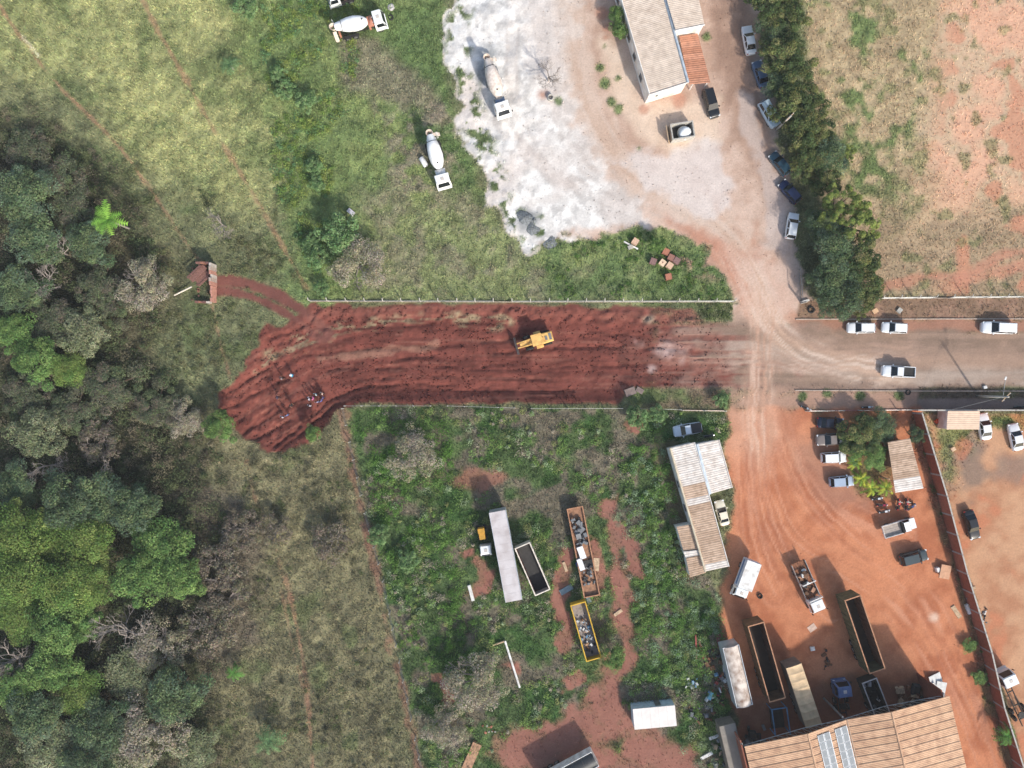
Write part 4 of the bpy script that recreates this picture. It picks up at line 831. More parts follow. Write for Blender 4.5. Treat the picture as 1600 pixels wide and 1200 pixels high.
def litter(t, n, L, w, z, cols, size=(.25, .7), seed=1, name='scrap_piece', x0=0):
    rr = random.Random(seed)
    for k in range(n):
        c = cols[k % len(cols)]; s = rr.uniform(*size); m = MB(); m.box((0, 0, 0), (s, s*rr.uniform(.3, .9), s*rr.uniform(.2, .6)), rr.random()*3, top=rr.uniform(.5, 1), tilt=rr.uniform(-.3, .3))
        o = m.build(name, c, t); o.location = (x0+rr.uniform(-L/2, L/2), rr.uniform(-w/2, w/2), z+rr.uniform(0, .3)+s*.12)
SCR = [mat('scrap_dark', (.03, .03, .033), .7), mat('scrap_grey', S(120, 122, 124), .7), mat('scrap_white', S(215, 215, 212), .6), mat('scrap_brown', S(120, 86, 62), .8), mat('scrap_blue', S(110, 150, 180), .6)]
BRN = mat('brown_side', S(112, 84, 58), .8, .1, .2, 1.5); OLV = mat('olive_side', S(96, 92, 66), .8, 0, .2, 1.5)
trailer((777, 800-1), (803, 939), 3.9, 2.55, 'long pale grey box trailer standing in the weeds', 'box', side=ALU, top=TRW)
trailer((816, 852), (848, 926), 2.9, 2.5, 'open topped trailer with pale rails leaning against the long box trailer', 'open', side=mat('cream_side', S(206, 194, 178), .7), inner=mat('inner_red', S(140, 84, 64), .8), rim=mat('cream_rail', S(224, 214, 200), .7), ribs=9, floor=mat('dark_floor', (.045, .043, .042), .8))
t, L, hl = trailer((925, 932), (898, 793), 1.5, 2.5, 'rusty flat trailer bodies strewn with grey scrap and white boxes', 'open', side=RUST(), inner=RUST(), ribs=12, z0=1.05, floor=mat('rust_deck', S(156, 116, 90), .85, 0, .2, 2))
litter(t, 26, 4.2, 1.7, 1.2, [SCR[1], SCR[0], SCR[1]], (.4, 1.1), 3, x0=hl-3.6); litter(t, 22, 3.0, 1.8, 1.2, [SCR[0], SCR[1]], (.3, .8), 4, x0=-hl+3.4)
for cx, cy, a, b in ((hl-7.0, .3, .95, 1.9), (-hl+5.2, .75, .8, 1.8)): MB().box((cx, cy, 1.45), (b, a, .6), .15).build('white_box', DW, t)
MB().box((hl-8.9, 0, 1.35), (1.1, 2.3, .25)).build('coupling_plate', DARK(), t); MB().box((hl-9.3, -1.6, 1.3), (2.0, .9, .14), -.25).build('wood_board', WOOD(), t)
YEL = mat('yellow_side', S(206, 164, 46), .6, 0, .12, 1.5)
t, L, hl = trailer((928, 1031), (903, 943), 2.3, 2.4, 'yellow sided tipper body filled with mixed rubbish', 'open', side=YEL, inner=mat('grey_inner', S(120, 112, 104), .8), rim=YEL, ribs=6, z0=.9, floor=mat('dusty_floor', S(150, 140, 134), .85), name='tipper_body')
litter(t, 60, L*.62, 1.7, 1.0, SCR+[SCR[4], SCR[2], mat('scrap_tan', S(176, 140, 110), .8)], (.2, .55), 5, 'rubbish_piece', x0=-L*.12)
trailer((1215, 1094), (1181, 975), 4.1, 2.55, 'tall rust brown open trailer, left of the two in the yard', 'open', side=BRN, inner=mat('dark_inner', S(96, 68, 52), .85), ribs=12, floor=mat('dark_floor2', S(50, 40, 34), .9))
trailer((1371, 1049), (1332, 934), 4.2, 2.55, 'tall rust brown open trailer, right of the two in the yard', 'open', side=OLV, inner=mat('ribbed_inner', S(120, 84, 64), .85), ribs=14, floor=mat('dark_floor2', S(50, 40, 34)))
ARC = mat('arched_tarp', S(212, 200, 188), .6, 0, .16, 1.0, dirt=S(140, 112, 94))
trailer((1164, 1104), (1142, 1010), 3.8, 2.5, 'white arched roof trailer beside the junk strip', 'arch', side=ALU, top=ARC)
BEI = mat('beige_tarp', S(206, 178, 142), .85, 0, .10, 1.2)
trailer((1272, 1134), (1240, 1040), 3.9, 2.4, 'beige tarpaulin covered trailer nosing under the hall roof', 'tarp', side=mat('grey_side', S(116, 108, 100), .7), top=BEI, ribs=8)
trailer((1160, 1235), (1136, 1132), 3.6, 2.5, 'grey panelled trailer roof at the lower left of the hall', 'box', side=mat('grey_side', S(116, 108, 100)), top=mat('grey_panel', S(140, 132, 122), .7, 0, .12, .5))
trailer((845, 1232), (930, 1186), 2.9, 2.5, 'dark tank trailer cut off by the bottom edge', 'arch', side=WHITE(), top=mat('black_tank', (.045, .047, .05), .5))
t, L, hl = trailer((1381, 1122), (1358, 1063), 3.0, 2.4, 'dark open trailer with torn white cover in the hall shade', 'open', side=DARK(), inner=DARK(), rim=mat('torn_cover', S(186, 180, 178), .8), ribs=7)
litter(t, 10, L*.7, 1.5, 1.3, [SCR[0], SCR[2], SCR[1]], (.3, .9), 8)
# box truck, stake truck, small flatbed, blue cab
def box_truck(rear, front, label, m, side, split=.25, h=3.0, w=2.2):
    x, y, rz, L = place(rear, front, 2.6); t = thing('box_truck', label, 'truck', x, y, rz, group='lorries in the yards'); hl = L/2; cl = L*split
    chassis(t, -hl+.2, hl-.3, (hl-1.0, -hl+1.4), w=w, r=.42); truck_cab(t, hl-cl, hl, w*.95, m, h=2.35)
    bl = L-cl-.12; cx = -hl+bl/2
    MB().box((cx, 0, 1.95), (bl, w, 2.0)).build('cargo_box', side, t)
    n = 4
    for i in range(n): MB().box((-hl+bl*(i+.5)/n, 0, 2.975), (bl/n-.01, w+.04, .05)).build('roof_panel', WHITE(), t)
    for s in (-1, 1): MB().box((-hl-.02, s*w*.25, 1.95), (.05, w*.46, 1.85)).build('rear_door', side, t)
    for s in (-1, 1): MB().box((cx, s*(w/2+.02), 1.75), (bl*.9, .03, .5)).build('side_stripe', mat('blue_lettering', S(84, 120, 170), .5), t)
    return t
box_truck((1178, 878), (1157, 936), 'white box lorry with blue side stripe in the workshop shadow', CW, mat('pale_blue_box', S(196, 206, 220), .5))
def stake_truck(rear, front, label, m, w=2.2, split=.24, load=True, frame=True):
    x, y, rz, L = place(rear, front, 1.8); t = thing('flatbed_truck', label, 'truck', x, y, rz, group='lorries in the yards'); hl = L/2; cl = L*split
    chassis(t, -hl+.2, hl-.3, (hl-1.0, -hl+1.6), w=w, r=.44); truck_cab(t, hl-cl, hl, w*.95, m, h=2.35); bl = L-cl-.5; cx = -hl+bl/2
    n = 6
    for i in range(n): MB().box((cx, -w/2+w*(i+.5)/n, 1.12), (bl, w/n-.02, .08)).build('deck_plank', RUST() if load else WOOD(), t)
    for s in (-1, 1): MB().box((cx, s*w/2, 1.4), (bl, .08, .55)).build('side_board', STEEL(), t)
    for xx in ((-hl+bl+.1),)+((-hl+bl*.55,) if frame else ()):
        f = MB()
        for s in (-1, 1): f.box((xx, s*w*.47, 1.9), (.12, .12, 1.6))
        f.box((xx, 0, 2.72), (.12, w*.94+.12, .12)); f.build('goalpost_frame', WHITE(), t)
    if load: litter(t, 26, bl*.7, w*.6, 1.15, [mat('load_rust', S(186, 140, 112), .85), SCR[3], SCR[2], SCR[0]], (.4, 1.0), 12, 'load_piece', x0=cx+.4)
    return t
stake_truck((1248, 880), (1281, 956), 'white flatbed lorry loaded with rusty scrap facing the hall', CW)
x, y, rz, L = place((1381, 831), (1432, 817), 1.3)
def small_flatbed(rear, front, label):
    x, y, rz, L = place(rear, front, 1.3); t = thing('flatbed_truck', label, 'truck', x, y, rz, group='lorries in the yards'); hl = L/2; w = 1.9; m = CW
    chassis(t, -hl+.1, hl-.2, (hl-.9, -hl+1.1), w=w-.1, r=.34, z=.6, rail=.35)
    cx0 = hl-L*.44; loft = MB()
    loft.loft([[(cx0, -w*.46, .4), (hl, -w*.40, .4), (hl, w*.40, .4), (cx0, w*.46, .4)], [(cx0, -w*.47, 1.1), (hl-.1, -w*.42, 1.0), (hl-.1, w*.42, 1.0), (cx0, w*.47, 1.1)]]); loft.build('body', m, t)
    b, r = frustum(cx0+.02, cx0+L*.26, cx0+.1, cx0+L*.18, w*.45, w*.38, 1.09, 1.85); MB().loft([b, r]).build('cabin', m, t); panes(t, b, r, div=1)
    bl = L-L*.44-.08; cx = -hl+bl/2
    for i in range(5): MB().box((cx, -w/2+w*(i+.5)/5, .92), (bl, w/5-.02, .08)).build('deck_plank', mat('grey_deck', S(168, 156, 146), .85), t)
    for s in (-1, 1): MB().box((cx, s*w/2, 1.15), (bl, .06, .4)).build('side_board', WHITE(), t)
    MB().box((-hl, 0, 1.15), (.06, w-.1, .4)).build('tail_board', WHITE(), t); MB().box((cx+bl/2, 0, 1.35), (.06, w-.1, .8)).build('head_board', DARK(), t)
    return t
small_flatbed((1381, 832), (1433, 817), 'small white flatbed pickup facing right beside the motorcycles')
def bare_cab(rear, front, label, m, cabm=None):
    x, y, rz, L = place(rear, front, 2.2); t = thing('tractor_unit', label, 'truck', x, y, rz, group='lorries in the yards'); hl = L/2
    chassis(t, -hl+.1, hl-.3, (hl-1.0, -hl+1.5, -hl+2.7) if L > 5 else (hl-.9, -hl+.9), w=2.3); truck_cab(t, hl-2.0, hl, 2.3, m, h=2.7); MB().cyl((-hl+1.9, 0, 1.05), (-hl+1.9, 0, 1.2), .5, n=12).build('fifth_wheel', DARK(), t); return t
bare_cab((1325, 1128), (1317, 1068), 'blue grey lorry cab deep in the hall shade', mat('blue_cab', S(90, 108, 146), .4))
bare_cab((1612, 1140), (1572, 1052), 'white lorry with grey front on the far side of the brick wall', CW)
# old machine beside the trailer
t = thing('old_tractor', 'yellow tractor hood showing in weeds left of the box trailer', 'tractor', *W(753, 833, 1), math.radians(-80)); chassis(t, -1.3, 1.2, (.8, -.8), w=1.5, r=.4, z=.6)
MB().box((0, 0, 1.25), (1.9, 1.0, .8), top=.9).build('hood', mat('old_yellow', S(196, 146, 56), .7, 0, .16, 2), t); MB().box((-.5, 0, 1.7), (.7, 1.05, .1)).build('cover', mat('old_yellow', S(196, 146, 56)), t)
t = thing('lorry_cab', 'white dismounted lorry cab in weeds beside the box trailer', 'lorry cab', *W(759, 860, 1.5), math.radians(-84)); truck_cab(t, -.8, .8, 1.75, CW, h=1.9, z0=.15)
# the yellow wheeled grader-loader on the red earth
x, y, rz, L = place((864, 524), (804, 541), 1.4); t = thing('wheel_loader', 'yellow wheel loader with dark blade working on the red earth', 'loader', x, y, rz); hl = L/2
CY = mat('machine_yellow', S(228, 186, 112), .5, 0, .08, 1.5, dirt=S(196, 150, 86))
m = MB(); m.loft([[(-hl+.1, -.75, .8), (-hl+2.0, -.85, .8), (-hl+2.0, .85, .8), (-hl+.1, .75, .8)], [(-hl, -.8, 1.5), (-hl+2.0, -.85, 1.6), (-hl+2.0, .85, 1.6), (-hl, .8, 1.5)], [(-hl+.15, -.65, 1.95), (-hl+2.0, -.7, 2.05), (-hl+2.0, .7, 2.05), (-hl+.15, .65, 1.95)]]); m.build('engine_hood', CY, t)
MB().box((-hl+.45, 0, 2.0), (.4, 1.0, .06)).build('radiator_grille', SCR[1], t); MB().box((-hl+1.1, .1, 2.06), (.36, .6, .06)).build('vent', SCR[1], t); MB().cyl((-hl+1.65, -.2, 2.0), (-hl+1.65, -.2, 2.7), .08, n=8).build('exhaust', RUST(), t)
b, r = frustum(-hl+1.85, -hl+3.35, -hl+1.95, -hl+3.2, .85, .76, 1.5, 2.85); MB().loft([b, r]).build('cab', CY, t); panes(t, b, r, div=1); MB().box((-hl+2.6, 0, 2.9), (1.65, 1.75, .1)).build('cab_roof', CY, t)
for s in (-1, 1): MB().box((-hl+2.3, s*1.1, 1.25), (1.1, .45, .4)).build('step', CY, t)
m = MB(); m.loft([[(-hl+3.2, -.3, .7), (hl-.9, -.22, .7), (hl-.9, .22, .7), (-hl+3.2, .3, .7)], [(-hl+3.2, -.3, 1.35), (hl-.9, -.2, 1.1), (hl-.9, .2, 1.1), (-hl+3.2, .3, 1.35)]]); m.build('front_frame', CY, t)
for s in (-1, 1):
    m = MB(); m.cyl((-hl+3.3, s*.42, 1.7), (hl-.45, s*.36, .75), .11, n=6); m.build('lift_arm', CY, t)
    for xx in (-hl+.95, -hl+3.9): wheel(t, xx, s*.92, .68, .42)
m = MB(); pr = [(hl-.35, .25), (hl-.48, .6), (hl-.42, 1.0), (hl-.2, 1.35), (hl-.12, 1.33), (hl-.30, .98), (hl-.36, .6), (hl-.2, .22)]; m.loft([[(a, -1.35, z) for a, z in pr], [(a, 1.35, z) for a, z in pr]]); m.build('blade', mat('blade_steel', S(96, 92, 94), .5, .4, .15, 2), t)
# motorcycles
def motorcycle(px, py, ang, col, label, cn):
    x, y = W(px, py, .6); t = thing('motorcycle', label, 'motorcycle', x, y, math.radians(ang), group='motorcycles by the kiosk')
    wheel(t, .62, 0, .3, .11); wheel(t, -.62, 0, .3, .13); m = paintm(cn, col)
    b = MB(); b.loft([[(-.1, -.08, .5), (.35, -.1, .55), (.35, .1, .55), (-.1, .08, .5)], [(-.1, -.14, .86), (.3, -.15, .92), (.3, .15, .92), (-.1, .14, .86)]]); b.build('fuel_tank', m, t)
    MB().box((-.42, 0, .82), (.7, .26, .1)).build('seat', RUBBER(), t); MB().box((.05, 0, .42), (.5, .26, .3)).build('engine', STEEL(), t)
    b = MB(); b.cyl((.62, -.07, .3), (.42, -.07, 1.0), .025, n=5).cyl((.62, .07, .3), (.42, .07, 1.0), .025, n=5); b.build('fork', STEEL(), t); MB().cyl((.4, -.36, 1.04), (.4, .36, 1.04), .025, n=5).build('handlebar', STEEL(), t)
    MB().box((-.72, 0, .66), (.4, .16, .06)).build('mudguard', m, t); MB().box((.66, 0, .63), (.36, .14, .05)).build('mudguard', m, t); MB().cyl((-.2, .16, .35), (-.9, .2, .42), .05, n=6).build('exhaust', STEEL(), t)
    MB().cyl((.5, 0, .92), (.58, 0, .92), .09, n=8).build('headlight', LAMP(), t); return t
for a in ((1371, 779, 10, S(210, 214, 218), 'silver motorcycle nearest the banana plants', 'moto_silver'), (1379, 789, 5, S(150, 30, 60), 'dark red motorcycle, middle of the three in the row', 'moto_wine'), (1382, 799, 14, S(220, 222, 224), 'white motorcycle closest to the small flatbed', 'moto_white'),
          (1404, 788, 80, S(190, 30, 40), 'red motorcycle left of the pair below the kiosk', 'moto_red'), (1417, 788, 84, S(150, 34, 40), 'brick red motorcycle in the middle below the kiosk', 'moto_brick'), (1424, 792, 35, S(50, 70, 120), 'blue motorcycle nearest the wall below the kiosk', 'moto_blue')): motorcycle(*a)
motorcycle(1109, 681, 15, (.012, .012, .014), 'black motorcycle parked behind the silver white pickup', 'moto_black')
motorcycle(1356, 636, 5, S(190, 200, 208), 'pale motorcycle standing at the roadside fence', 'moto_pale'); motorcycle(1260, 638, -20, S(170, 176, 180), 'grey motorcycle at the yard entrance corner', 'moto_grey')
motorcycle(1595, 636, 5, (.02, .02, .024), 'black motorcycle in the wall shade at right edge', 'moto_black')

# ------------------------------------------------------------------ trees and shrubs
BARK = mat('bark', S(96, 80, 66), .9, 0, .2, 6); GREYBARK = mat('grey_bark', S(150, 140, 132), .9, 0, .18, 6)
def quads(cen, nor, size, rs, asp=.62):
    """ leaf-sized faces: one quad per row of cen, facing nor """
    n = len(cen); a = rs.normal(size=(n, 3)); u = np.cross(nor, a); u /= np.linalg.norm(u, axis=1, keepdims=True)+1e-9; v = np.cross(nor, u); v /= np.linalg.norm(v, axis=1, keepdims=True)+1e-9
    s = size[:, None]; V = np.stack([cen-u*s, cen-v*s*asp, cen+u*s, cen+v*s*asp], 1).reshape(-1, 3); F = np.arange(4*n).reshape(-1, 4); return V, F
def crown(seed, cols, nclump=48, leaves=95, leaf=.21, flat=.72, plume=0, cr=(.65, 1.15), R=3.7, zc=4.6, jit=.22):
    rs = np.random.RandomState(seed); cs = []; ph = rs.rand(4)*6
    CEN = []; NOR = []; SZ = []; COLS = []; top = []
    for k in range(nclump):
        th = rs.rand()*2*math.pi; cz = rs.uniform(-.15, 1) if rs.rand() < .45 else math.sqrt(1-rs.rand()); rad = math.sqrt(max(0, 1-cz*cz)); f = rs.uniform(.62, 1.0)
        lob = 1+.16*math.sin(3*th+ph[0])+.12*math.sin(5*th+ph[1])
        c = np.array((math.cos(th)*rad*R*f*lob, math.sin(th)*rad*R*f*lob, zc+cz*R*flat*f)); top.append(c)
        n = int(leaves*rs.uniform(.6, 1.3)); r = rs.uniform(*cr); d = rs.normal(size=(n, 3)); d[:, 2] = np.abs(d[:, 2])*.9-.25; d /= np.linalg.norm(d, axis=1, keepdims=True)
        if plume:
            ax = c-np.array((0, 0, zc-1)); ax /= np.linalg.norm(ax); t = rs.rand(n, 1)**.8; p = c+ax*t*plume+d*r*(.75-.6*t)
        else: p = c+d*r*rs.uniform(.55, 1, (n, 1))*np.array((1, 1, .75))
        nn = d+rs.normal(size=(n, 3))*.55+np.array((0, 0, .45)); nn /= np.linalg.norm(nn, axis=1, keepdims=True)
        CEN.append(p); NOR.append(nn); SZ.append(leaf*rs.uniform(.6, 1.35, n))
        base = np.array(S(*cols[rs.randint(len(cols))]))*rs.uniform(1-jit, 1+jit)
        cc = base*rs.uniform(.7, 1.35, (n, 1))*(1+rs.normal(size=(n, 3))*.07); COLS.append(np.repeat(np.clip(cc, .004, 1), 4, 0))
    V, F = quads(np.concatenate(CEN), np.concatenate(NOR), np.concatenate(SZ), rs); me = fast_mesh('crown', V, F, np.concatenate(COLS), LEAF)
    tm = MB(); tm.cyl((0, 0, -.5), (.1, 0, zc*.55), .26, .19, n=8)
    for i in range(9):
        c = top[i*len(top)//9]; mid = (c[0]*.35, c[1]*.35, zc*.55+(c[2]-zc*.55)*.45); tm.cyl((.1, 0, zc*.5), mid, .13, .08, n=5); tm.cyl(mid, tuple(c), .08, .03, n=5)
    o = tm.build('trunk', BARK); tme = o.data; bpy.data.objects.remove(o); return me, tme
def bare(seed, R=3.7, zc=2.2, n0=7, depth=5, thick=.16, fol=None, nfol=0, flat=.7):
    rs = random.Random(seed); m = MB(); tips = []
    def grow(p, d, L, r, k):
        q = p+d*L; m.cyl(tuple(p), tuple(q), r, r*.7, n=4 if k < 2 else 3, cap=False)
        if k >= depth: tips.append(q); return
        for i in range(rs.choice((2, 3, 3)) if k else n0):
            e = np.array((rs.gauss(0, 1), rs.gauss(0, 1), rs.gauss(0, .5)+.12)); e /= np.linalg.norm(e)
            nd = d*(.75 if k else .35)+e*(.62 if k else 1.1); nd[2] = nd[2]*flat+.16; nd /= np.linalg.norm(nd); grow(q, nd, L*rs.uniform(.6, .85) if k else R*.36*rs.uniform(.7, 1.1), max(r*.62, .018), k+1)
    grow(np.array((0, 0, -.4)), np.array((0, 0, 1.)), zc, thick, 0)
    o = m.build('branches', GREYBARK); me = o.data; bpy.data.objects.remove(o); fme = None
    if nfol:
        r2 = np.random.RandomState(seed); T = np.array(tips); P = T[r2.randint(len(T), size=nfol)]+r2.normal(size=(nfol, 3))*.32; nn = r2.normal(size=(nfol, 3))+np.array((0, 0, .8)); nn /= np.linalg.norm(nn, axis=1, keepdims=True)
        V, F = quads(P, nn, .12*r2.uniform(.6, 1.4, nfol), r2); cc = np.array([S(*fol[i % len(fol)]) for i in range(nfol)])*r2.uniform(.7, 1.3, (nfol, 1)); fme = fast_mesh('crown', V, F, np.repeat(cc, 4, 0), LEAF)
    return me, fme
def frond_mesh(seed, n=11, L=2.4, wid=.45, cols=((120, 160, 60),), zc=3.2, droop=.55, lobed=False, trunk=True):
    rs = random.Random(seed); V = []; F = []; CO = []
    for k in range(n):
        a = k*2*math.pi/n+rs.uniform(-.2, .2); c = S(*cols[k % len(cols)]); up = rs.uniform(.15, .75); Ls = L*rs.uniform(.75, 1.1); seg = 9
        for sgn in (-1, 1):
            for i in range(seg):
                t0, t1 = i/seg, (i+1)/seg
                def P(t): return np.array((math.cos(a)*Ls*t*(.95-.1*t), math.sin(a)*Ls*t*(.95-.1*t), zc+up*Ls*t-droop*Ls*1.3*t*t))
                w = wid*(math.sin(math.pi*min(1, .12+t0*.88))**.6)*rs.uniform(.8, 1.1); sd = np.array((-math.sin(a), math.cos(a), 0))*sgn; p, q = P(t0), P(t1-.25/seg if not lobed else t1)
                tip = P(min(1, t0+.12))+sd*w+np.array((0, 0, -.12*w)); b0 = len(V); V += [p, q, tip*.55+q*.45+sd*w*.42, tip]; F.append((b0, b0+1, b0+2, b0+3)); g = rs.uniform(.75, 1.3); CO += [tuple(x*g for x in c)]*4
    me = fast_mesh('fronds', np.array(V), np.array(F), np.array(CO), LEAF); m = MB(); m.cyl((0, 0, -.4), (0.05, 0, zc), .15, .11, n=7); o = m.build('trunk', GREYBARK); tm = o.data; bpy.data.objects.remove(o); return me, tm
KT = {'thicket': [crown(s, ((104, 112, 88), (94, 104, 80), (116, 118, 96), (108, 120, 86), (112, 106, 92)), nclump=60, leaves=190, leaf=.10, flat=.36, zc=2.2, jit=.16, cr=(.55, 1.15)) for s in (61, 62, 63)],
      'dark': [crown(s, ((98, 116, 84), (86, 106, 76), (110, 126, 88), (98, 116, 92)), leaves=230, leaf=.12, jit=.3, nclump=50, cr=(.7, 1.4)) for s in (1, 2, 3)],
      'mid': [crown(s, ((112, 140, 80), (98, 128, 74), (122, 148, 86)), leaves=260, leaf=.12, jit=.3, nclump=50, cr=(.7, 1.5)) for s in (4, 5, 6)],
      'lime': [crown(s, ((128, 150, 82), (112, 138, 72), (140, 156, 88), (98, 126, 68), (120, 144, 78)), nclump=46, cr=(.8, 1.75), leaves=290, leaf=.11, jit=.32) for s in (7, 8, 9)],
      'olive': [crown(s, ((140, 146, 112), (126, 134, 100), (148, 152, 120), (120, 128, 98)), leaf=.11, leaves=200, flat=.42, jit=.16, zc=2.8, nclump=54) for s in (10, 11, 12)],
      'hedge': [crown(s, ((102, 112, 70), (116, 122, 74), (84, 100, 62), (126, 128, 84), (78, 94, 60)), nclump=58, leaf=.13, leaves=190, cr=(.55, 1.05), jit=.28) for s in (13, 14, 15)],
      'teal': [crown(s, ((122, 150, 100), (106, 136, 88), (134, 158, 108)), leaf=.17, leaves=120, flat=.5, zc=2.8) for s in (16, 17)],
      'lemon': [crown(s, ((138, 150, 82), (126, 140, 76), (112, 128, 70)), nclump=56, leaf=.12, leaves=190, plume=.5, cr=(.6, 1.05)) for s in (19, 20)]}
KB = {'grey': [bare(s) for s in (21, 22, 23)], 'ashy': [(bare(s, zc=1.2, flat=.5)[0], crown(s+40, ((180, 170, 154), (166, 158, 142), (170, 164, 136), (152, 150, 124)), nclump=52, leaves=190, leaf=.085, flat=.42, zc=1.9, jit=.1, cr=(.6, 1.0))[0]) for s in (24, 25)],
      'scrub': [(bare(s, zc=.9, depth=4, flat=.45)[0], crown(s+40, ((132, 122, 108), (118, 112, 98), (142, 132, 116), (126, 124, 98)), nclump=46, leaves=110, leaf=.12, flat=.36, zc=1.5, jit=.12, cr=(.6, 1.0))[0]) for s in (26, 27)]}
KP = {'star': frond_mesh(31, 11, 2.9, .75, ((136, 178, 78), (120, 166, 70)), 6.0, .3, True), 'palm': frond_mesh(32, 13, 2.5, .5, ((104, 150, 72), (90, 136, 66)), 2.2, .5), 'fan': frond_mesh(33, 16, 2.8, .6, ((112, 142, 96), (98, 128, 86)), 2.6, .5), 'banana': frond_mesh(34, 9, 1.9, .42, ((176, 182, 70), (150, 170, 66), (120, 150, 60)), 1.5, .5, True)}
_i = [0]
def tree(px, py, r, kind, label, group=None, h=None, name=None):
    """ r: crown radius in photo pixels; the crown's plan centre lies at (px, py) """
    _i[0] += 1; k = _i[0]; sc = r/37.0
    if kind in KT:
        hh = 4.6*sc*(h or 1); x, y = W(px, py, hh+1.5*sc); t = thing(name or ('tree' if r > 22 else 'shrub'), label, 'tree' if r > 22 else 'shrub', x, y, k*2.4, group=group, sc=sc)
        me, tm = KT[kind][k % len(KT[kind])]; link('crown', me, t); link('trunk', tm, t)
        t.scale = (sc, sc, sc*(h or 1))
    elif kind in KB:
        x, y = W(px, py, 2.5*sc); t = thing(name or 'bare_tree', label, 'tree' if r > 30 else 'shrub', x, y, k*1.9, group=group, sc=sc); me, f = KB[kind][k % len(KB[kind])]; link('branches', me, t)
        if f: link('crown', f, t)
    else:
        me, tm = KP[kind]; z = {'star': 6.0, 'palm': 2.4, 'fan': 2.6, 'banana': 1.6}[kind]; sc = r/{'star': 28., 'palm': 24., 'fan': 27., 'banana': 18.}[kind]; x, y = W(px, py, z*sc); t = thing(name or {'star': 'umbrella_tree', 'banana': 'banana_plant'}.get(kind, 'palm_tree'), label, 'palm' if kind != 'star' else 'tree', x, y, k*1.3, group=group, sc=sc)
        link('fronds', me, t); link('trunk', tm, t)
    return t
WG = 'trees of the left hand wood'
for a in (
  (22, 225, 36, 'thicket', 'dull olive tree at the upper corner of the wood, left edge'), (66, 262, 40, 'thicket', 'dark tree second from the top of the wood'), (24, 300, 45, 'dark', 'dark round tree on the left edge above the grey thicket'),
  (95, 318, 40, 'thicket', 'dark green tree left of the bright star leaved tree'), (138, 372, 35, 'dark', 'dark tree directly below the bright star leaved tree'), (45, 372, 44, 'dark', 'large dark tree left of the pale dead branches'),
  (95, 395, 36, 'grey', 'bare pale tree among dark crowns below the star leaved tree'), (20, 445, 38, 'dark', 'dark tree at the left edge level with the brick ruin'), (72, 442, 36, 'grey', 'grey leafless tree level with the brick ruin'),
  (135, 440, 36, 'thicket', 'dull green thicket between the grey tree and the ashy crown'), (225, 442, 44, 'ashy', 'wide ashy crown immediately left of the brick ruin'), (165, 475, 33, 'thicket', 'small dull thicket below left of the ashy crown'),
  (60, 500, 40, 'thicket', 'dark tree below the grey leafless tree'), (15, 520, 36, 'mid', 'bright green tree at the left edge above middle'), (112, 515, 38, 'olive', 'olive crown in the middle of the wood'),
  (50, 560, 40, 'mid', 'fresh green tree left of the pale bluish crown'), (100, 575, 29, 'lime', 'yellow green low tree beside the pale bluish crown'), (158, 600, 44, 'thicket', 'pale bluish olive crown at the wood edge'),
  (20, 615, 38, 'thicket', 'dark tree on the left edge below the fresh green tree'), (95, 645, 40, 'thicket', 'olive tree below the pale bluish crown'), (228, 632, 36, 'thicket', 'pale crown standing right of the wood by the red earth'),
  (290, 652, 31, 'ashy', 'whitish shrub tree nearest the end of the red earth'), (40, 680, 40, 'olive', 'olive brown tree on the left edge above the dead tree'), (150, 690, 35, 'scrub', 'brown scrubby tree between olive crowns and dead tree'),
  (74, 728, 38, 'grey', 'looped grey dead tree above the dark gap in the wood'), (160, 735, 35, 'grey', 'leaning grey branches right of the looped dead tree'), (15, 765, 35, 'dark', 'dark tree at the left edge above the lime crowns'),
  (100, 785, 42, 'dark', 'dark tree in the shaded gap of the wood'), (160, 775, 42, 'dark', 'dark green tree above the broad bright crown'), (205, 800, 38, 'dark', 'dark crown touching the top of the broad bright tree'),
  (22, 835, 50, 'lime', 'lime green plumed tree on the left edge, topmost of its clump'), (75, 845, 46, 'lime', 'lime green plumed tree just right of the topmost lime tree'), (130, 850, 44, 'lime', 'lime green crown bordering the dark gap'),
  (245, 855, 54, 'mid', 'broad bright green tree on the right rim of the wood'), (215, 905, 48, 'mid', 'bright green tree joined below the broad one'), (275, 905, 40, 'mid', 'rightmost bright green crown against the brown scrub'),
  (30, 905, 50, 'lime', 'lime tree on the left edge level with the broad bright tree'), (90, 915, 48, 'lime', 'large lime crown in the middle of the lower clump'), (145, 915, 40, 'lime', 'yellowish crown left of the broad bright tree'),
  (25, 965, 46, 'lime', 'lime crown on the left edge above the dead snag'), (85, 985, 48, 'mid', 'green crown under the large lime crown'), (125, 975, 38, 'mid', 'green crown left of the great bare tree'),
  (195, 990, 56, 'grey', 'great bare tree with spreading white branches'), (245, 1010, 44, 'ashy', 'ashy tangle right of the great bare tree'), (25, 1030, 42, 'grey', 'grey dead snag near the left edge'), (75, 1045, 44, 'mid', 'green tree right of the dead snag'),
  (20, 1080, 42, 'mid', 'vivid green tree on the left edge below the snag'), (115, 1085, 42, 'lime', 'yellow green crown below the great bare tree'), (190, 1060, 46, 'olive', 'dull olive crown just below the great bare tree'), (265, 1085, 44, 'dark', 'dark bluish tree right of the dull olive crown'),
  (50, 1125, 40, 'dark', 'dark tree above the pale corner crown'), (150, 1140, 42, 'dark', 'dark tree between the two corner crowns'), (60, 1180, 50, 'olive', 'pale olive crown at the lower left corner'), (235, 1150, 56, 'ashy', 'wide dry tree with bare limbs near the bottom edge'),
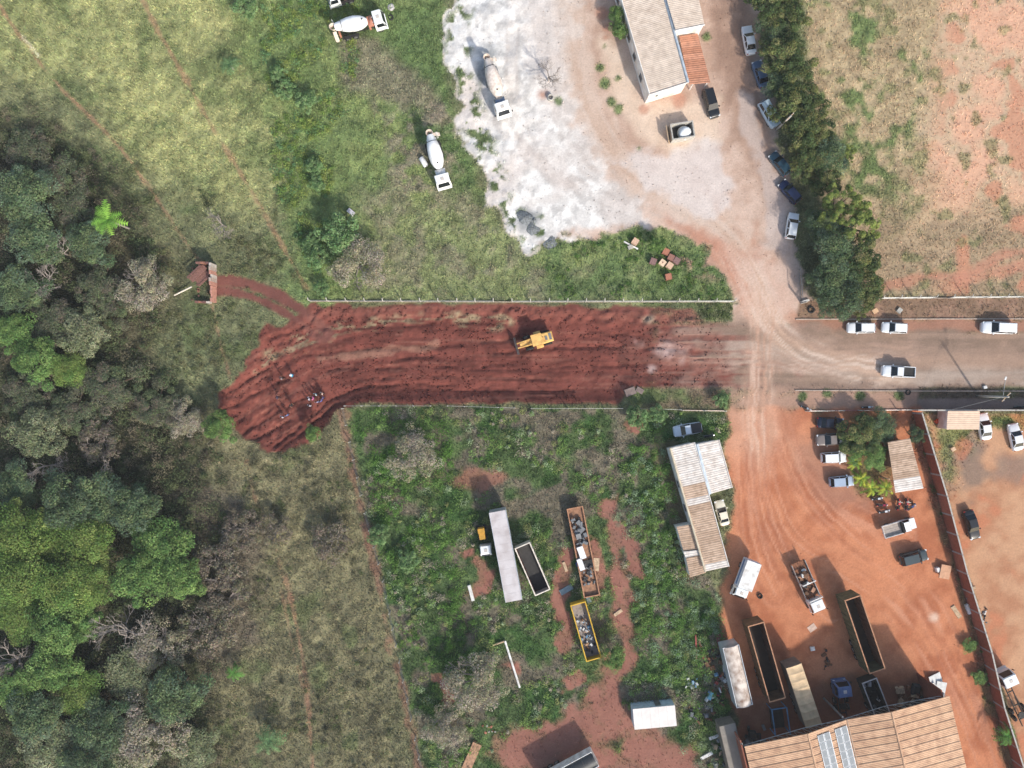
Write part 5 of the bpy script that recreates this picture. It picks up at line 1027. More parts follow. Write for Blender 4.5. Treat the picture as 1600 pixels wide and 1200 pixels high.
  (125, 1205, 40, 'dark', 'dark tree cut by the bottom edge'), (290, 1180, 36, 'olive', 'olive tree on the rim at the bottom edge'), (185, 1205, 40, 'olive', 'olive crown cut by the bottom edge under the dry tree')): tree(a[0], a[1], a[2]*(.88 if a[3] in ('lime', 'mid') else 1), *a[3:], group=WG, h=.52+.42*((a[0]*7+a[1]*3) % 11)/11)
for a in ((330, 890, 44, 'scrub', 'brown scrub right of the bright green trees'), (320, 985, 46, 'scrub', 'brown scrub right of the great bare tree'), (375, 830, 34, 'scrub', 'grey brown bush on the meadow above the brown scrub'), (350, 940, 38, 'scrub', 'grey scrub between two brown scrubs'), (515, 850, 34, 'scrub', 'dark grey thicket beside the red firebreak'), (430, 830, 26, 'scrub', 'low grey thicket on the lower meadow'),
          (345, 350, 30, 'grey', 'white forked dead branches on the upper meadow'), (556, 412, 46, 'ashy', 'round ash grey shrub by the upper fence corner'), (642, 712, 40, 'ashy', 'round ash grey shrub inside the overgrown lot'), (745, 1065, 50, 'ashy', 'wide pale grey bush by the white pole in the lot'), (700, 1135, 36, 'ashy', 'grey bush left of the rubble in the lot')): tree(*a, group='grey scrub and thickets')
tree(858, 118, 30, 'grey', 'bare tree standing alone on the white gravel')
for a in ((525, 362, 34, 'teal', 'large blue green shrub on the grass above the fence'), (497, 400, 20, 'teal', 'blue green shrub left of the ash grey shrub'), (482, 378, 15, 'teal', 'small blue green shrub beside the large one'), (498, 450, 13, 'teal', 'little shrub at the upper fence corner'), (430, 108, 14, 'teal', 'small blue green bush in the upper grass'), (440, 132, 17, 'teal', 'low bush under the small upper bush'), (475, 152, 18, 'teal', 'low bush in the weedy furrow'), (490, 255, 14, 'teal', 'small bush at the lower end of the furrow'), (492, 285, 13, 'teal', 'last small bush down the furrow'), (340, 665, 24, 'mid', 'green bush touching the tip of the red earth'), (488, 678, 13, 'mid', 'small green bush on the lower rim of red earth'), (375, 5, 20, 'teal', 'blue green bush at the top edge of the meadow'),
          (965, 22, 15, 'mid', 'green bush beside the white building, upper'), (970, 45, 14, 'mid', 'green bush beside the white building, lower'), (1130, 624, 13, 'teal', 'pale leafy bush at the road corner'), (1000, 650, 18, 'teal', 'leafy bush on the lower fence line'), (1030, 648, 15, 'teal', 'smaller leafy bush on the lower fence line'), (592, 840, 17, 'teal', 'pale green bush beside the diagonal fence'), (635, 880, 18, 'teal', 'pale bush in the upper left of the lot'), (960, 1030, 18, 'mid', 'green bush right of the rubbish filled tipper'), (1030, 380, 14, 'mid', 'bright green weed bush by the cubes')): tree(*a, group='shrubs among the grass')
HG = 'trees of the roadside row'
for a in ((1198, -5, 34, 'hedge', 'first tree of the roadside row at the top edge'), (1228, 22, 32, 'hedge', 'second tree of the row, field side'), (1205, 45, 26, 'dark', 'dark crown above the white sedan'), (1222, 78, 34, 'hedge', 'crown right of the white sedan'), (1240, 112, 32, 'hedge', 'crown right of the half hidden sedan'), (1215, 128, 24, 'dark', 'dark crown over the half hidden sedan'), (1232, 158, 32, 'hedge', 'crown above the utility pole'), (1262, 165, 28, 'hedge', 'field side crown level with the silver blue car'), (1250, 205, 32, 'hedge', 'crown around the utility pole'), (1278, 205, 26, 'hedge', 'field side crown beside the pole'), (1258, 245, 30, 'hedge', 'crown above the dark teal car'), (1290, 240, 28, 'dark', 'dark crown above the bright green sprout'), (1285, 280, 27, 'hedge', 'brownish crown above the navy car'), (1318, 240, 15, 'lemon', 'bright lime sprout on the field side of the row'),
          (1310, 320, 38, 'lemon', 'yellow green crown at the head of the large clump'), (1335, 350, 36, 'lemon', 'yellow green crown on the field side of the clump'), (1285, 350, 28, 'dark', 'dark crown right of the lower white hatchback'), (1300, 385, 36, 'dark', 'dark leafy crown in the heart of the clump'), (1338, 400, 36, 'hedge', 'olive crown on the field side of the clump'), (1300, 425, 34, 'dark', 'dark crown right of the open gate'), (1345, 440, 34, 'hedge', 'greyish crown above the verge'), (1315, 460, 34, 'dark', 'dark crown at the lower end of the clump'), (1290, 468, 24, 'dark', 'low crown nearest the concrete beam'), (1340, 475, 20, 'hedge', 'lowest crown overhanging the parked white hatchback')): tree(a[0]+7, *a[1:], group=HG, h=.85)
for a in ((1352, 680, 33, 'hedge', 'leafy tree beside the parked row in the yard'), (1378, 668, 24, 'dark', 'dark tree above the kiosk roof'), (1365, 712, 24, 'mid', 'green tree touching the kiosk roof'), (1338, 700, 20, 'mid', 'small green tree beside the white hatchback')): tree(*a, group='yard trees by the kiosk', h=.55)
for a in ((1336, 722, 15, 'banana', 'yellow green banana plant below the white hatchback'), (1346, 748, 16, 'banana', 'banana plant nearest the silver hatchback'), (1362, 763, 17, 'banana', 'large yellow banana plant above the motorcycles'), (1384, 762, 16, 'banana', 'banana plant beside the kiosk corner')): tree(*a, group='banana plants by the kiosk')
tree(167, 343, 30, 'star', 'bright light green star leaved tree above the wood'); tree(364, 1052, 20, 'palm', 'small bright palm in the brown scrub'); tree(420, 1157, 28, 'fan', 'blue green fan palm on the lower meadow'); tree(358, 100, 20, 'fan', 'blue green fan palm on the upper meadow')
tree(1575, 1150, 24, 'palm', 'spiky grey green palm leaning over the brick wall'); tree(1518, 1010, 12, 'mid', 'small weed bush along the inner side of brick wall', h=.4); tree(1535, 1060, 13, 'mid', 'lower weed bush along the inner side of brick wall', h=.4); tree(1432, 680, 13, 'dark', 'dark weed bush at the foot of brick wall')

# ------------------------------------------------------------------ grass, weeds and undergrowth (uncountable)
def stuff(name, label, cat, V, F, cc):
    o = link(name, fast_mesh(name, V, F, cc, LEAF)); o['kind'] = 'stuff'; o['label'] = label; o['category'] = cat; return o
rs = np.random.RandomState(77); N = 1150000
gx = rs.uniform(-86, 86, N); gy = rs.uniform(-66, 66, N); bc, bv = gcol(gx, gy); dens = bv*(.6+.4*sm(.3, .65, fbm(gx, gy, 1.3, 3, 201)))
keep = rs.rand(N) < dens*.80; gx, gy, bc = gx[keep], gy[keep], bc[keep]; n = len(gx); gzz = gz(gx, gy)
L = rs.uniform(.16, .48, n)*(.7+.7*fbm(gx, gy, 5, 3, 205)); a = rs.rand(n)*2*math.pi; lean = rs.uniform(.35, 1.25, n); wv = rs.uniform(.035, .10, n)
tx, ty, tz = np.cos(a)*np.sin(lean)*L, np.sin(a)*np.sin(lean)*L, np.cos(lean)*L
V = np.stack([np.stack([gx-np.sin(a)*wv, gy+np.cos(a)*wv, gzz-.02], 1), np.stack([gx+np.sin(a)*wv, gy-np.cos(a)*wv, gzz-.02], 1), np.stack([gx+tx, gy+ty, gzz+tz], 1)], 1)
hue = rs.normal(size=(n, 1)); cc = np.clip(bc*1.38*rs.uniform(.62, 1.4, (n, 1))*(1+hue*np.array((.07, -.01, .03))), .004, .9)
zid = ZID[np.clip(np.round((gy+72)/.3).astype(int)+5, 0, len(ys)-1), np.clip(np.round((gx+92)/.3).astype(int)+5, 0, len(xs)-1)]
for nm, lab, sel in (('meadow_grass', 'tall dry olive grass covering the left meadow', (zid == 0) & (gx < -30)), ('lot_grass', 'green and straw grass of the lots and verges', (zid != 8) & (zid != 3) & ~((zid == 0) & (gx < -30))), ('field_grass', 'sparse straw grass on the dry upper right field', zid == 3), ('weed_grass', 'rank green grass of the overgrown lot', zid == 8)):
    k = sel.sum()
    if k: stuff(nm, lab, 'grass', V[sel].reshape(-1, 3), np.arange(3*k).reshape(-1, 3), np.repeat(cc[sel], 3, 0))
def clumps(name, label, cat, pts, rad, hgt, nl, cols, leaf, seed):
    """ low leafy plants: domes of small leaves """
    r_ = np.random.RandomState(seed); m = len(pts); T = m*nl; ci = np.repeat(np.arange(m), nl)
    d = r_.normal(size=(T, 3)); d[:, 2] = np.abs(d[:, 2]); d /= np.linalg.norm(d, axis=1, keepdims=True); R_ = np.repeat(rad, nl); Hh = np.repeat(hgt, nl); q = r_.uniform(.35, 1, T)
    p = np.stack([pts[ci, 0]+d[:, 0]*R_*q, pts[ci, 1]+d[:, 1]*R_*q, gz(pts[ci, 0], pts[ci, 1])+d[:, 2]*Hh*q+.05], 1); nn = d*.5+r_.normal(size=(T, 3))*.5+np.array((0, 0, .7)); nn /= np.linalg.norm(nn, axis=1, keepdims=True)
    V, F = quads(p, nn, leaf*r_.uniform(.6, 1.4, T), r_); base = np.array([S(*c) for c in cols])[r_.randint(len(cols), size=m)]*r_.uniform(.8, 1.25, (m, 1)); c = base[ci]*r_.uniform(.7, 1.35, (T, 1)); stuff(name, label, cat, V, F, np.repeat(np.clip(c, .004, .9), 4, 0))
def scatter(poly, n, seed, thr=None, sc=4, lo=.5):
    r_ = np.random.RandomState(seed); P = np.array(poly); px = r_.uniform(P[:, 0].min(), P[:, 0].max(), n*4); py = r_.uniform(P[:, 1].min(), P[:, 1].max(), n*4); x, y = (px-800)/10, (600-py)/10
    ok = (sdf(px, py, poly) > 2) & (fbm(x, y, sc, 3, seed) > lo) & (gcol(x, y)[1] > .45); return np.stack([x[ok], y[ok]], 1)[:n], r_
FP = [(-60, 165), (60, 170), (180, 260), (260, 400), (240, 560), (330, 640), (360, 760), (340, 1000), (350, 1250), (-60, 1250)]
p, r_ = scatter(FP, 2300, 301, lo=.3); clumps('undergrowth', 'dark tangled undergrowth filling the left hand wood', 'undergrowth', p, r_.uniform(.5, 1.7, len(p)), r_.uniform(.4, 1.9, len(p)), 90, ((92, 104, 72), (104, 112, 78), (82, 94, 66), (120, 114, 92), (108, 100, 84)), .11, 302)
p, r_ = scatter(SL, 1500, 303, lo=.46, sc=4); clumps('broadleaf_weeds', 'patchy broadleaf weeds of the overgrown lot', 'weeds', p, r_.uniform(.25, 1.25, len(p)), r_.uniform(.3, 1.3, len(p)), 75, ((116, 146, 80), (98, 132, 68), (130, 154, 86), (150, 166, 130), (166, 156, 138), (142, 148, 96)), .085, 304)
p, r_ = scatter([(545, 650), (700, 645), (720, 900), (760, 1180), (690, 1200), (600, 850)], 260, 317, lo=.46, sc=4); clumps('tall_weeds', 'taller bright weeds along the diagonal fence', 'weeds', p, r_.uniform(.5, 1.3, len(p)), r_.uniform(.5, 1.5, len(p)), 110, ((98, 134, 66), (86, 122, 58), (112, 142, 78)), .09, 318)
p, r_ = scatter([(980, 650), (1040, 660), (1060, 830), (1125, 950), (1130, 1120), (1000, 1060), (980, 820)], 300, 319, lo=.42, sc=4); clumps('shed_weeds', 'tall weeds between red track and narrow workshop', 'weeds', p, r_.uniform(.5, 1.3, len(p)), r_.uniform(.5, 1.5, len(p)), 110, ((104, 140, 72), (90, 126, 62), (120, 146, 82), (136, 158, 124)), .09, 320)
p, r_ = scatter([(400, 0), (560, 0), (560, 120), (520, 300), (500, 460), (430, 300)], 620, 305, lo=.44); clumps('furrow_weeds', 'green weeds along the furrow in the upper grass', 'weeds', p, r_.uniform(.3, 1.1, len(p)), r_.uniform(.25, .9, len(p)), 60, ((122, 146, 76), (108, 134, 70), (142, 154, 84), (108, 142, 96)), .085, 306)
p, r_ = scatter([(300, 720), (540, 660), (640, 1200), (320, 1250), (330, 760)], 420, 307, lo=.52); clumps('meadow_scrub', 'low grey olive scrub dotted over the lower meadow', 'scrub', p, r_.uniform(.3, 1.1, len(p)), r_.uniform(.25, .8, len(p)), 55, ((108, 106, 80), (96, 96, 76), (118, 114, 92), (100, 110, 72)), .085, 308)
p, r_ = scatter([(190, 240), (330, 300), (470, 420), (420, 500), (380, 560), (230, 600), (230, 430)], 260, 309, lo=.5); clumps('path_scrub', 'grey green scrub on the meadow around the ruin', 'scrub', p, r_.uniform(.3, 1.0, len(p)), r_.uniform(.25, .8, len(p)), 55, ((112, 114, 80), (98, 108, 72), (122, 120, 88)), .085, 310)
p, r_ = scatter([(850, 385), (1010, 360), (1130, 430), (1136, 468), (860, 468)], 130, 311, lo=.5); clumps('crate_weeds', 'green weeds around the brown cubes', 'weeds', p, r_.uniform(.2, .7, len(p)), r_.uniform(.2, .6, len(p)), 50, ((92, 124, 62), (78, 112, 56), (110, 132, 72)), .08, 312)
p, r_ = scatter([(1420, 650), (1440, 650), (1590, 1190), (1560, 1190), (1500, 960)], 120, 313, lo=.42); clumps('wall_weeds', 'weeds growing in the strip inside the brick wall', 'weeds', p, r_.uniform(.2, .6, len(p)), r_.uniform(.2, .6, len(p)), 50, ((88, 108, 58), (100, 112, 66), (76, 96, 52)), .08, 314)
p, r_ = scatter([(1090, 474), (1145, 474), (1145, 500), (1100, 502)], 26, 315, lo=.3); clumps('bank_weeds', 'rough weeds on the bank end under the fence', 'weeds', p, r_.uniform(.3, .8, len(p)), r_.uniform(.3, .7, len(p)), 60, ((112, 120, 84), (98, 112, 70)), .08, 316)

# ------------------------------------------------------------------ smaller things on the ground
CUBE = [mat('cube_brown%d' % i, S(*c), .9, 0, .12, 4) for i, c in enumerate(((170, 112, 90), (146, 104, 92), (134, 104, 100), (222, 194, 164), (206, 172, 146), (150, 100, 88)))]
for px, py, a, i, lab in ((1041, 393, -.5, 0, 'reddish brown cube topmost of the scattered group'), (1049, 402, -.45, 1, 'brown cube right below the topmost one'), (1021, 408, -.35, 2, 'purplish brown cube leftmost of the group'), (1036, 410, .9, 3, 'pale cream cube in the middle of the group'), (1047, 414.5, .95, 4, 'light tan cube right of the cream one'), (1058, 407, 1.0, 2, 'tilted cube with pale edge at right of the group'), (1045, 432, .2, 0, 'reddish cube lowest of the group'), (993, 377, -.6, 4, 'light tan cube beside the white beam')):
    x, y = W(px, py, .9); t = thing('concrete_cube', lab, 'block', x, y, a, group='cubes left in the grass')
    MB().box((0, 0, .4), (.88, .88, .9)).build('block', CUBE[i], t); MB().box((0, 0, .87), (.94, .94, .06)).build('lid', CUBE[i], t)
    if i == 3: MB().cyl((0, 0, .9), (0, 0, .97), .1, n=8).build('knob', CUBE[5], t)
def block(name, px, py, d, ang, m, label, cat, z=None, h=.3, tilt=0):
    x, y = W(px, py, h); o = MB().box((0, 0, 0), d, 0, top=.96, tilt=tilt).build(name, m); o.location = (x, y, gz(x, y)+(d[2]/2 if z is None else z)); o.rotation_euler = (0, 0, math.radians(ang)); return tag(o, label, cat)
block('concrete_beam', 986, 383, (2.6, .22, .3), -28, WHITE(), 'long white beam lying across rubble by the tan cube', 'beam'); block('stone_block', 985, 386, (.8, .6, .4), 20, CONC(), 'grey stone rubble under the long white beam', 'rubble')
block('timber_plank', 883, 886, (1.6, .45, .2), -70, WOOD(), 'short pale timber in weeds right of the open trailer', 'timber'); block('timber_board', 966, 958, (1.5, .5, .16), 35, WOOD(), 'pale board lying on the red track beside the tipper', 'board')
block('white_plank', 736, 927, (2.6, .5, .3), -75, mat('chalk_white', S(214, 212, 206), .9, 0, .1, 3), 'chalky white slab among weeds left of the box trailer', 'slab')
block('timber_pallet', 737, 1182, (4.6, 1.5, .5), 66, mat('old_wood', S(172, 134, 106), .9, 0, .2, 3), 'long weathered timber stack at the bottom of the lot', 'timber')
block('steel_sheet', 1476, 893, (1.9, 2.2, .12), -12, mat('tan_sheet_scrap', S(196, 152, 122), .85, 0, .1, 2), 'tan sheet leaning by the brick wall', 'sheet', z=.5, tilt=.2)
block('timber_board', 1496, 957, (2.2, .7, .15), -55, WOOD(), 'pale plank in the weeds by the brick wall', 'board'); block('white_sack', 1514, 952, (1.6, .6, .4), -68, WHITE(), 'white sack bundle against the brick wall', 'sack'); block('white_barrel', 1465, 890, (.5, .7, .6), 20, WHITE(), 'small white drum beside the tan sheet', 'drum')
block('cardboard_sheet', 1270, 982, (1.3, 1.0, .05), 35, mat('pale_card', S(206, 178, 160), .9), 'pale flattened sheet on the orange soil below the flatbed lorry', 'sheet'); block('plastic_bag', 1270, 1014, (.7, .6, .3), 10, WHITE(), 'white bag lying in the hall shadow', 'bag')
block('concrete_slab', 985, 612, (1.8, 1.2, .3), 20, mat('grey_slab', S(128, 112, 106), .9), 'broken grey slab at the lower edge of red earth', 'slab', tilt=.2); block('concrete_slab', 1000, 610, (1.2, .8, .25), -30, mat('grey_slab', S(128, 112, 106)), 'smaller broken slab right of the first slab', 'slab')
block('timber_board', 1118, 1152, (2.0, .5, .15), 20, WHITE(), 'white board in the junk left of the grey trailer', 'board'); block('timber_board', 1123, 1143, (.5, 1.3, .15), 30, WOOD(), 'pale panel beside the grey trailer', 'board'); block('timber_board', 1105, 1182, (2.2, .5, .2), 28, WHITE(), 'lower white board near the bottom of the junk', 'board')
block('red_panel', 1124, 1002, (.7, 2.4, .2), 4, mat('dull_red', S(156, 84, 92), .7), 'dull red panel standing in weeds by the arched trailer', 'panel'); block('red_beam', 1088, 1012, (.25, 4.0, .25), 2, mat('dull_red2', S(160, 78, 72), .7), 'long red beam in the weeds left of the tyres', 'beam')
block('steel_girder', 1096, 1015, (.3, 3.0, .2), 12, RUST(), 'rusty angled girder beside the red beam', 'girder'); block('blue_drum', 1110, 1087, (.55, 1.2, .5), -25, mat('cyan_plastic', S(120, 184, 204), .5), 'light blue plastic drum in the junk strip', 'drum'); block('pvc_pipe', 1131, 1045, (.2, 1.3, .2), 4, WHITE(), 'short white pipe beside the arched trailer', 'pipe')
block('cardboard_box', 1367, 486, (.9, .7, .5), 30, mat('card', S(214, 176, 138), .9), 'tan box left on the verge below the tree clump', 'box'); block('white_rubble', 1406, 485, (.8, .7, .3), 50, CONC(), 'pale rubble lump on the verge', 'rubble')
block('debris_bag', 1540, 588+17, (.55, .45, .3), 10, WHITE(), 'white bag on the grass strip by the lamp pole', 'bag'); block('rubble_lump', 1490, 702, (.7, .6, .35), 30, mat('tan_stone', S(206, 176, 146), .9), 'tan stone lump on the grass of the car park', 'stone'); block('toy_box', 1465, 658, (.7, .5, .4), 40, mat('orange_plastic', S(214, 96, 66), .6), 'orange plastic crate beside the small shed', 'crate')
block('white_litter', 548, 331, (1.2, .7, .4), -40, mat('litter', S(200, 196, 200), .8), 'pale rubbish heap above the blue green shrub', 'rubbish'); block('blue_tarp', 905, 882, (1.0, .7, .2), 20, mat('blue_plastic', S(40, 90, 150), .6), 'blue plastic sheet beside the flat trailer', 'sheet'); block('grey_tarp', 885, 922, (2.2, .9, .15), 30, mat('grey_blue_plastic', S(120, 138, 146), .6), 'grey blue tarpaulin scrap above the tipper', 'tarpaulin'); block('grey_tarp', 918, 930, (.7, 2.6, .15), 18, mat('grey_blue_plastic', S(120, 138, 146)), 'second tarpaulin strip beside the flat trailer end', 'tarpaulin')
# white pole frame lying in the lot
t = thing('steel_pole_frame', 'white L shaped pole lying in the overgrown lot', 'pole', *W(792, 1035)); a, b, c = W(770, 1009, .5), W(789, 1002, .5), W(812, 1075, .5); o0 = t.location
MB().cyl((a[0]-o0.x, a[1]-o0.y, .35), (b[0]-o0.x, b[1]-o0.y, .45), .13, n=6).build('short_pole', WOOD(), t); MB().cyl((b[0]-o0.x, b[1]-o0.y, .45), (c[0]-o0.x, c[1]-o0.y, .35), .17, n=8).build('long_pole', WHITE(), t)
# open concrete tank with a white plastic tank dropped inside
x, y = W(1065, 206, .9); t = thing('concrete_pit', 'open concrete box in front of the white building', 'pit', x, y, math.radians(9)); w_, l_, hh = 3.4, 2.5, 1.7
for s in (-1, 1): MB().box((s*w_/2, 0, hh/2), (.18, l_, hh)).build('wall', CONC(), t); MB().box((0, s*(l_/2-.09), hh/2), (w_-.19, .18, hh)).build('wall', CONC(), t)
MB().box((0, 0, .05), (w_-.2, l_-.4, .1)).build('floor', mat('pit_floor', S(76, 72, 70), .9), t); MB().box((-w_/2-.45, 0, .8), (.12, l_, 1.6), 0, tilt=-.3).build('leaning_panel', WOOD(), t)
m = MB(); n = 14; m.loft([[(r*math.cos(k), r*math.sin(k), z) for k in np.arange(n)*2*math.pi/n] for z, r in ((0, .75), (.1, .95), (1.1, 1.0), (1.35, .8), (1.5, .35), (1.55, .3))]); o = m.build('plastic_tank', mat('pale_tank', S(222, 226, 228), .5, 0, .08, 2), None, True); xx, yy = W(1068, 203, 1.2); o.location = (xx, yy, gz(xx, yy)+.35); o.rotation_euler = (.55, .35, 0); tag(o, 'white round plastic tank tipped inside the concrete box', 'tank')
# concrete ring, tyres
def ring(px, py, r, m, label, name='tyre', w=.25, cat='tyre', th=.35):
    x, y = W(px, py); b = MB(); n = 16; b.loft([[(q*math.cos(k), q*math.sin(k), z) for q, z in ((r, 0), (r*1.04, w/2), (r, w), (r*(1-th), w), (r*(1-th), 0))] for k in np.arange(n+1)*2*math.pi/n], cap=False); o = b.build(name, m, None, True); o.location = (x, y, gz(x, y)-.02); return tag(o, label, cat)
ring(860, 154, .48, CONC(), 'round concrete pipe ring at the foot of the bare tree', 'concrete_ring', .6, 'pipe', .25); ring(1187, 931, .42, RUBBER(), 'dark tyre lying on orange soil right of the box lorry'); ring(1106, 1013, .72, RUBBER(), 'large black tyre in the junk strip'); ring(611, 28, .42, RUBBER(), 'dark tyre on the grass in front of the orange framed mixer'); ring(1418, 613, .42, RUBBER(), 'tyre lying on the pavement above the brick wall'); ring(1267, 484, .55, RUBBER(), 'burnt dark tyre ring at the gate entrance')
ring(611, 11, .55, mat('pale_lid', S(196, 190, 190), .8), 'pale round lid on the grass at the top', 'round_slab', .12, 'slab', .98)
# grey stone heaps on the gravel edge
def heap(px, py, r, h, m, label, seed, name='gravel_heap'):
    x, y = W(px, py); r_ = np.random.RandomState(seed); n = 22; R = [[(0+q*r*math.cos(k)*(1+.22*math.sin(3*k+seed)+.1*r_.rand()), q*r*math.sin(k)*(1+.2*math.cos(2*k+seed)+.1*r_.rand()), h*((1-q)**.8)*(.85+.3*r_.rand())-.05) for k in np.arange(n)*2*math.pi/n] for q in (1, .85, .65, .45, .25, .08)]
    b = MB(); b.loft(R); o = b.build(name, m, None, True); o.location = (x, y, gz(x, y)-.06); return tag(o, label, 'heap', 'heaps on the gravel yard')
GRS = mat('grey_stone', S(118, 122, 124), .95, 0, .25, 4, bump=.8); WHS = mat('white_stone', S(224, 222, 220), .95, 0, .08, 2, bump=.5); PKS = mat('pink_sand', S(214, 184, 166), .95, 0, .1, 2, bump=.5)
for a in ((819, 341, 1.3, .6, GRS, 'dark grey stone heap by the gravel rim', 1), (830, 357, 1.4, .5, GRS, 'lower grey stone heap at the gravel rim', 2), (834, 344, .6, .4, GRS, 'small grey heap right of the dark one', 3), (861, 378, 1.2, .35, GRS, 'grey stone patch at the lowest tip of gravel', 4)): heap(*a)
# site hut
x, y, rz, L = place((990, 1124), (1056, 1118), 2.5); t = thing('site_hut', 'small white flat roofed hut on red soil in the lot', 'hut', x, y, rz); w_ = 3.0
for s in (-1, 1): MB().box((0, s*(w_/2-.05), 1.2), (L, .1, 2.5)).build('wall', mat('hut_blue', S(186, 204, 214), .6), t); MB().box((s*(L/2-.05), 0, 1.2), (.1, w_-.21, 2.5)).build('wall', mat('hut_blue', S(186, 204, 214)), t)
for i in range(5): MB().box((-L/2+L*(i+.5)/5, 0, 2.49), (L/5-.015, w_+.15, .07)).build('roof_panel', mat('hut_white', S(226, 218, 212), .7, 0, .06, 1), t)
MB().box((.8, w_/2+.01, 1.0), (.9, .06, 2.0)).build('door', STEEL(), t)
# scrap strip between weeds and trailers, and under the hall eave
def scrap(px, py, lx, ly, n, label, seed, cols=SCR, size=(.25, .9)):
    x, y = W(px, py); t = thing('scrap_heap', label, 'scrap heap', x, y); litter(t, n, lx, ly, 0.0, cols, size, seed); return t
SC2 = SCR+[mat('scrap_red', S(140, 60, 56), .7), RUST()]
scrap(1080, 1066, 1.8, 1.6, 14, 'blue and white rubbish in weeds left of the junk strip', 21, [SCR[2], SCR[4], SCR[2]], (.2, .6)); scrap(1118, 1075, 3.4, 5.0, 44, 'dark heap of mixed scrap beside the arched trailer', 22, SC2+[SCR[0], SCR[0]]); scrap(1112, 1030, 3, 3.5, 18, 'rusty metal pieces around the large black tyre', 23, [RUST(), SCR[0], SCR[3]]); scrap(1095, 1115, 4, 2.5, 18, 'dark scrap pieces above the white boards', 24, [SCR[0], SCR[1], SCR[3]])
scrap(1425, 1090, 5.0, 3.0, 30, 'tangle of timber and metal under the hall corner', 25, [RUST(), SCR[0], SCR[3], WOOD()], (.4, 1.6)); scrap(1125, 1170, 1.6, 5, 20, 'grey junk along the grey trailer side', 26, [SCR[1], SCR[0], WOOD()]); scrap(1515, 930, 1.6, 3.0, 12, 'planks and rubble at the foot of the brick wall', 27, [WOOD(), SCR[1], SCR[3]], (.3, .9)); scrap(1290, 1030, 1.0, 4.0, 10, 'dark scrap row beside the beige trailer', 28, [SCR[0], SCR[3]]); scrap(765, 1140, 2.2, 1.6, 14, 'brick rubble heap at the bottom of the lot', 29, [RUST(), CUBE[0], CONC()], (.2, .5)); scrap(1536, 978, 1.0, 6.0, 12, 'small rubbish along the inner foot of brick wall', 30, [SCR[2], SCR[1], SCR[0]], (.15, .45))
scrap(1178, 1150, 3, 3, 14, 'black machine parts under the left end of the hall', 31, [SCR[0], SCR[0], SCR[1]], (.5, 1.6))
x, y = W(1463, 1072, .5); t = thing('white_sheet_pile', 'crumpled white sheets leaning at the hall corner', 'sheets', x, y)
for i, (a, b, c, d, e) in enumerate(((0, .8, 2.2, 2.0, .3), (.6, -.6, 1.6, 2.6, -.2), (-.7, -.3, 1.4, 1.6, .5))): MB().box((a, b, .35+.15*i), (c, d, .08), e, tilt=.25-.2*i).build('sheet', mat('grey_white_sheet', S(206, 208, 206), .8, 0, .1, 2), t)
x, y = W(1220, 1126, 2.2); t = thing('lorry_rack', 'blue tubular lorry body frame in the hall shade', 'frame', x, y, math.radians(8)); BL = mat('blue_steel', S(96, 140, 176), .5)
for s in (-1, 1):
    MB().cyl((s*1.15, -2.2, 2.3), (s*1.15, 1.9, 2.3), .1, n=6).build('side_tube', BL, t)
    for yy in (-2.1, 1.8): MB().cyl((s*1.15, yy, 0), (s*1.15, yy, 2.3), .08, n=6).build('upright', BL, t)
MB().cyl((-1.15, 1.9, 2.3), (1.15, 1.9, 2.3), .1, n=6).build('cross_tube', BL, t); MB().box((0, -.4, .5), (2.0, 3.0, .2)).build('deck', DARK(), t)
# brick ruin at the end of the spur track
BRK = [mat('ruin_brick%d' % i, S(*c), .95, 0, .2, 5, bump=.6) for i, c in enumerate(((128, 92, 82), (150, 104, 86), (112, 80, 74)))]
x, y = W(316, 440, 1); t = thing('brick_ruin', 'roofless ruined brick hut with fallen slabs at the wood edge', 'ruin', x, y); rr = random.Random(5)
def ruin_wall(p, q, h, m, th=.28):
    p = W(*p, h); q = W(*q, h); L = math.dist(p, q); n = max(2, int(L/.55)); rz = math.atan2(q[1]-p[1], q[0]-p[0])
    for i in range(n):
        cx, cy = p[0]+(q[0]-p[0])*(i+.5)/n-x, p[1]+(q[1]-p[1])*(i+.5)/n-y; hh = h*rr.uniform(.8, 1.05); MB().box((cx, cy, hh/2), (L/n-.01, th*rr.uniform(.95, 1.05), hh), rz).build('wall_block', m[i % len(m)], t)
WHB = [mat('whitewashed', S(190, 180, 170), .9, 0, .15, 4), mat('whitewashed2', S(176, 158, 146), .9, 0, .15, 4)]; PKB = [mat('pink_block', S(182, 132, 116), .9, 0, .15, 4)]
ruin_wall((327, 410), (328, 445), 2.4, WHB+PKB); ruin_wall((329, 446), (328.5, 471), 2.0, PKB); ruin_wall((305, 410), (326, 410), 2.2, BRK); ruin_wall((303, 471), (327, 472), 1.0, BRK+WHB)
for a, b, w_, zz in (((292, 434), (313, 414), .22, 1.9), ((298, 438), (320, 416), .9, 1.5), ((306, 440), (324, 424), 1.2, 1.1), ((310, 447), (326, 432), .3, 1.2)):
    p = W(*a, zz); q = W(*b, zz); MB().box(((p[0]+q[0])/2-x, (p[1]+q[1])/2-y, zz), (math.dist(p, q), w_, .12), math.atan2(q[1]-p[1], q[0]-p[0])).build('fallen_slab', BRK[int(w_*10) % 3], t)
for k in range(14): MB().box((rr.uniform(-2, 1), rr.uniform(-3, 2.5), .1), (rr.uniform(.2, .6), .3, .25), rr.random()*3).build('rubble', BRK[k % 3], t)
a, b = W(271, 461, .7), W(300, 448, .7); m = MB(); m.cyl((*a, gz(*a)+.5), (*b, gz(*b)+.8), .12, n=7); o = m.build('fallen_trunk', mat('bleached_wood', S(214, 204, 188), .9)); tag(o, 'bleached white trunk lying left of the brick ruin', 'log')
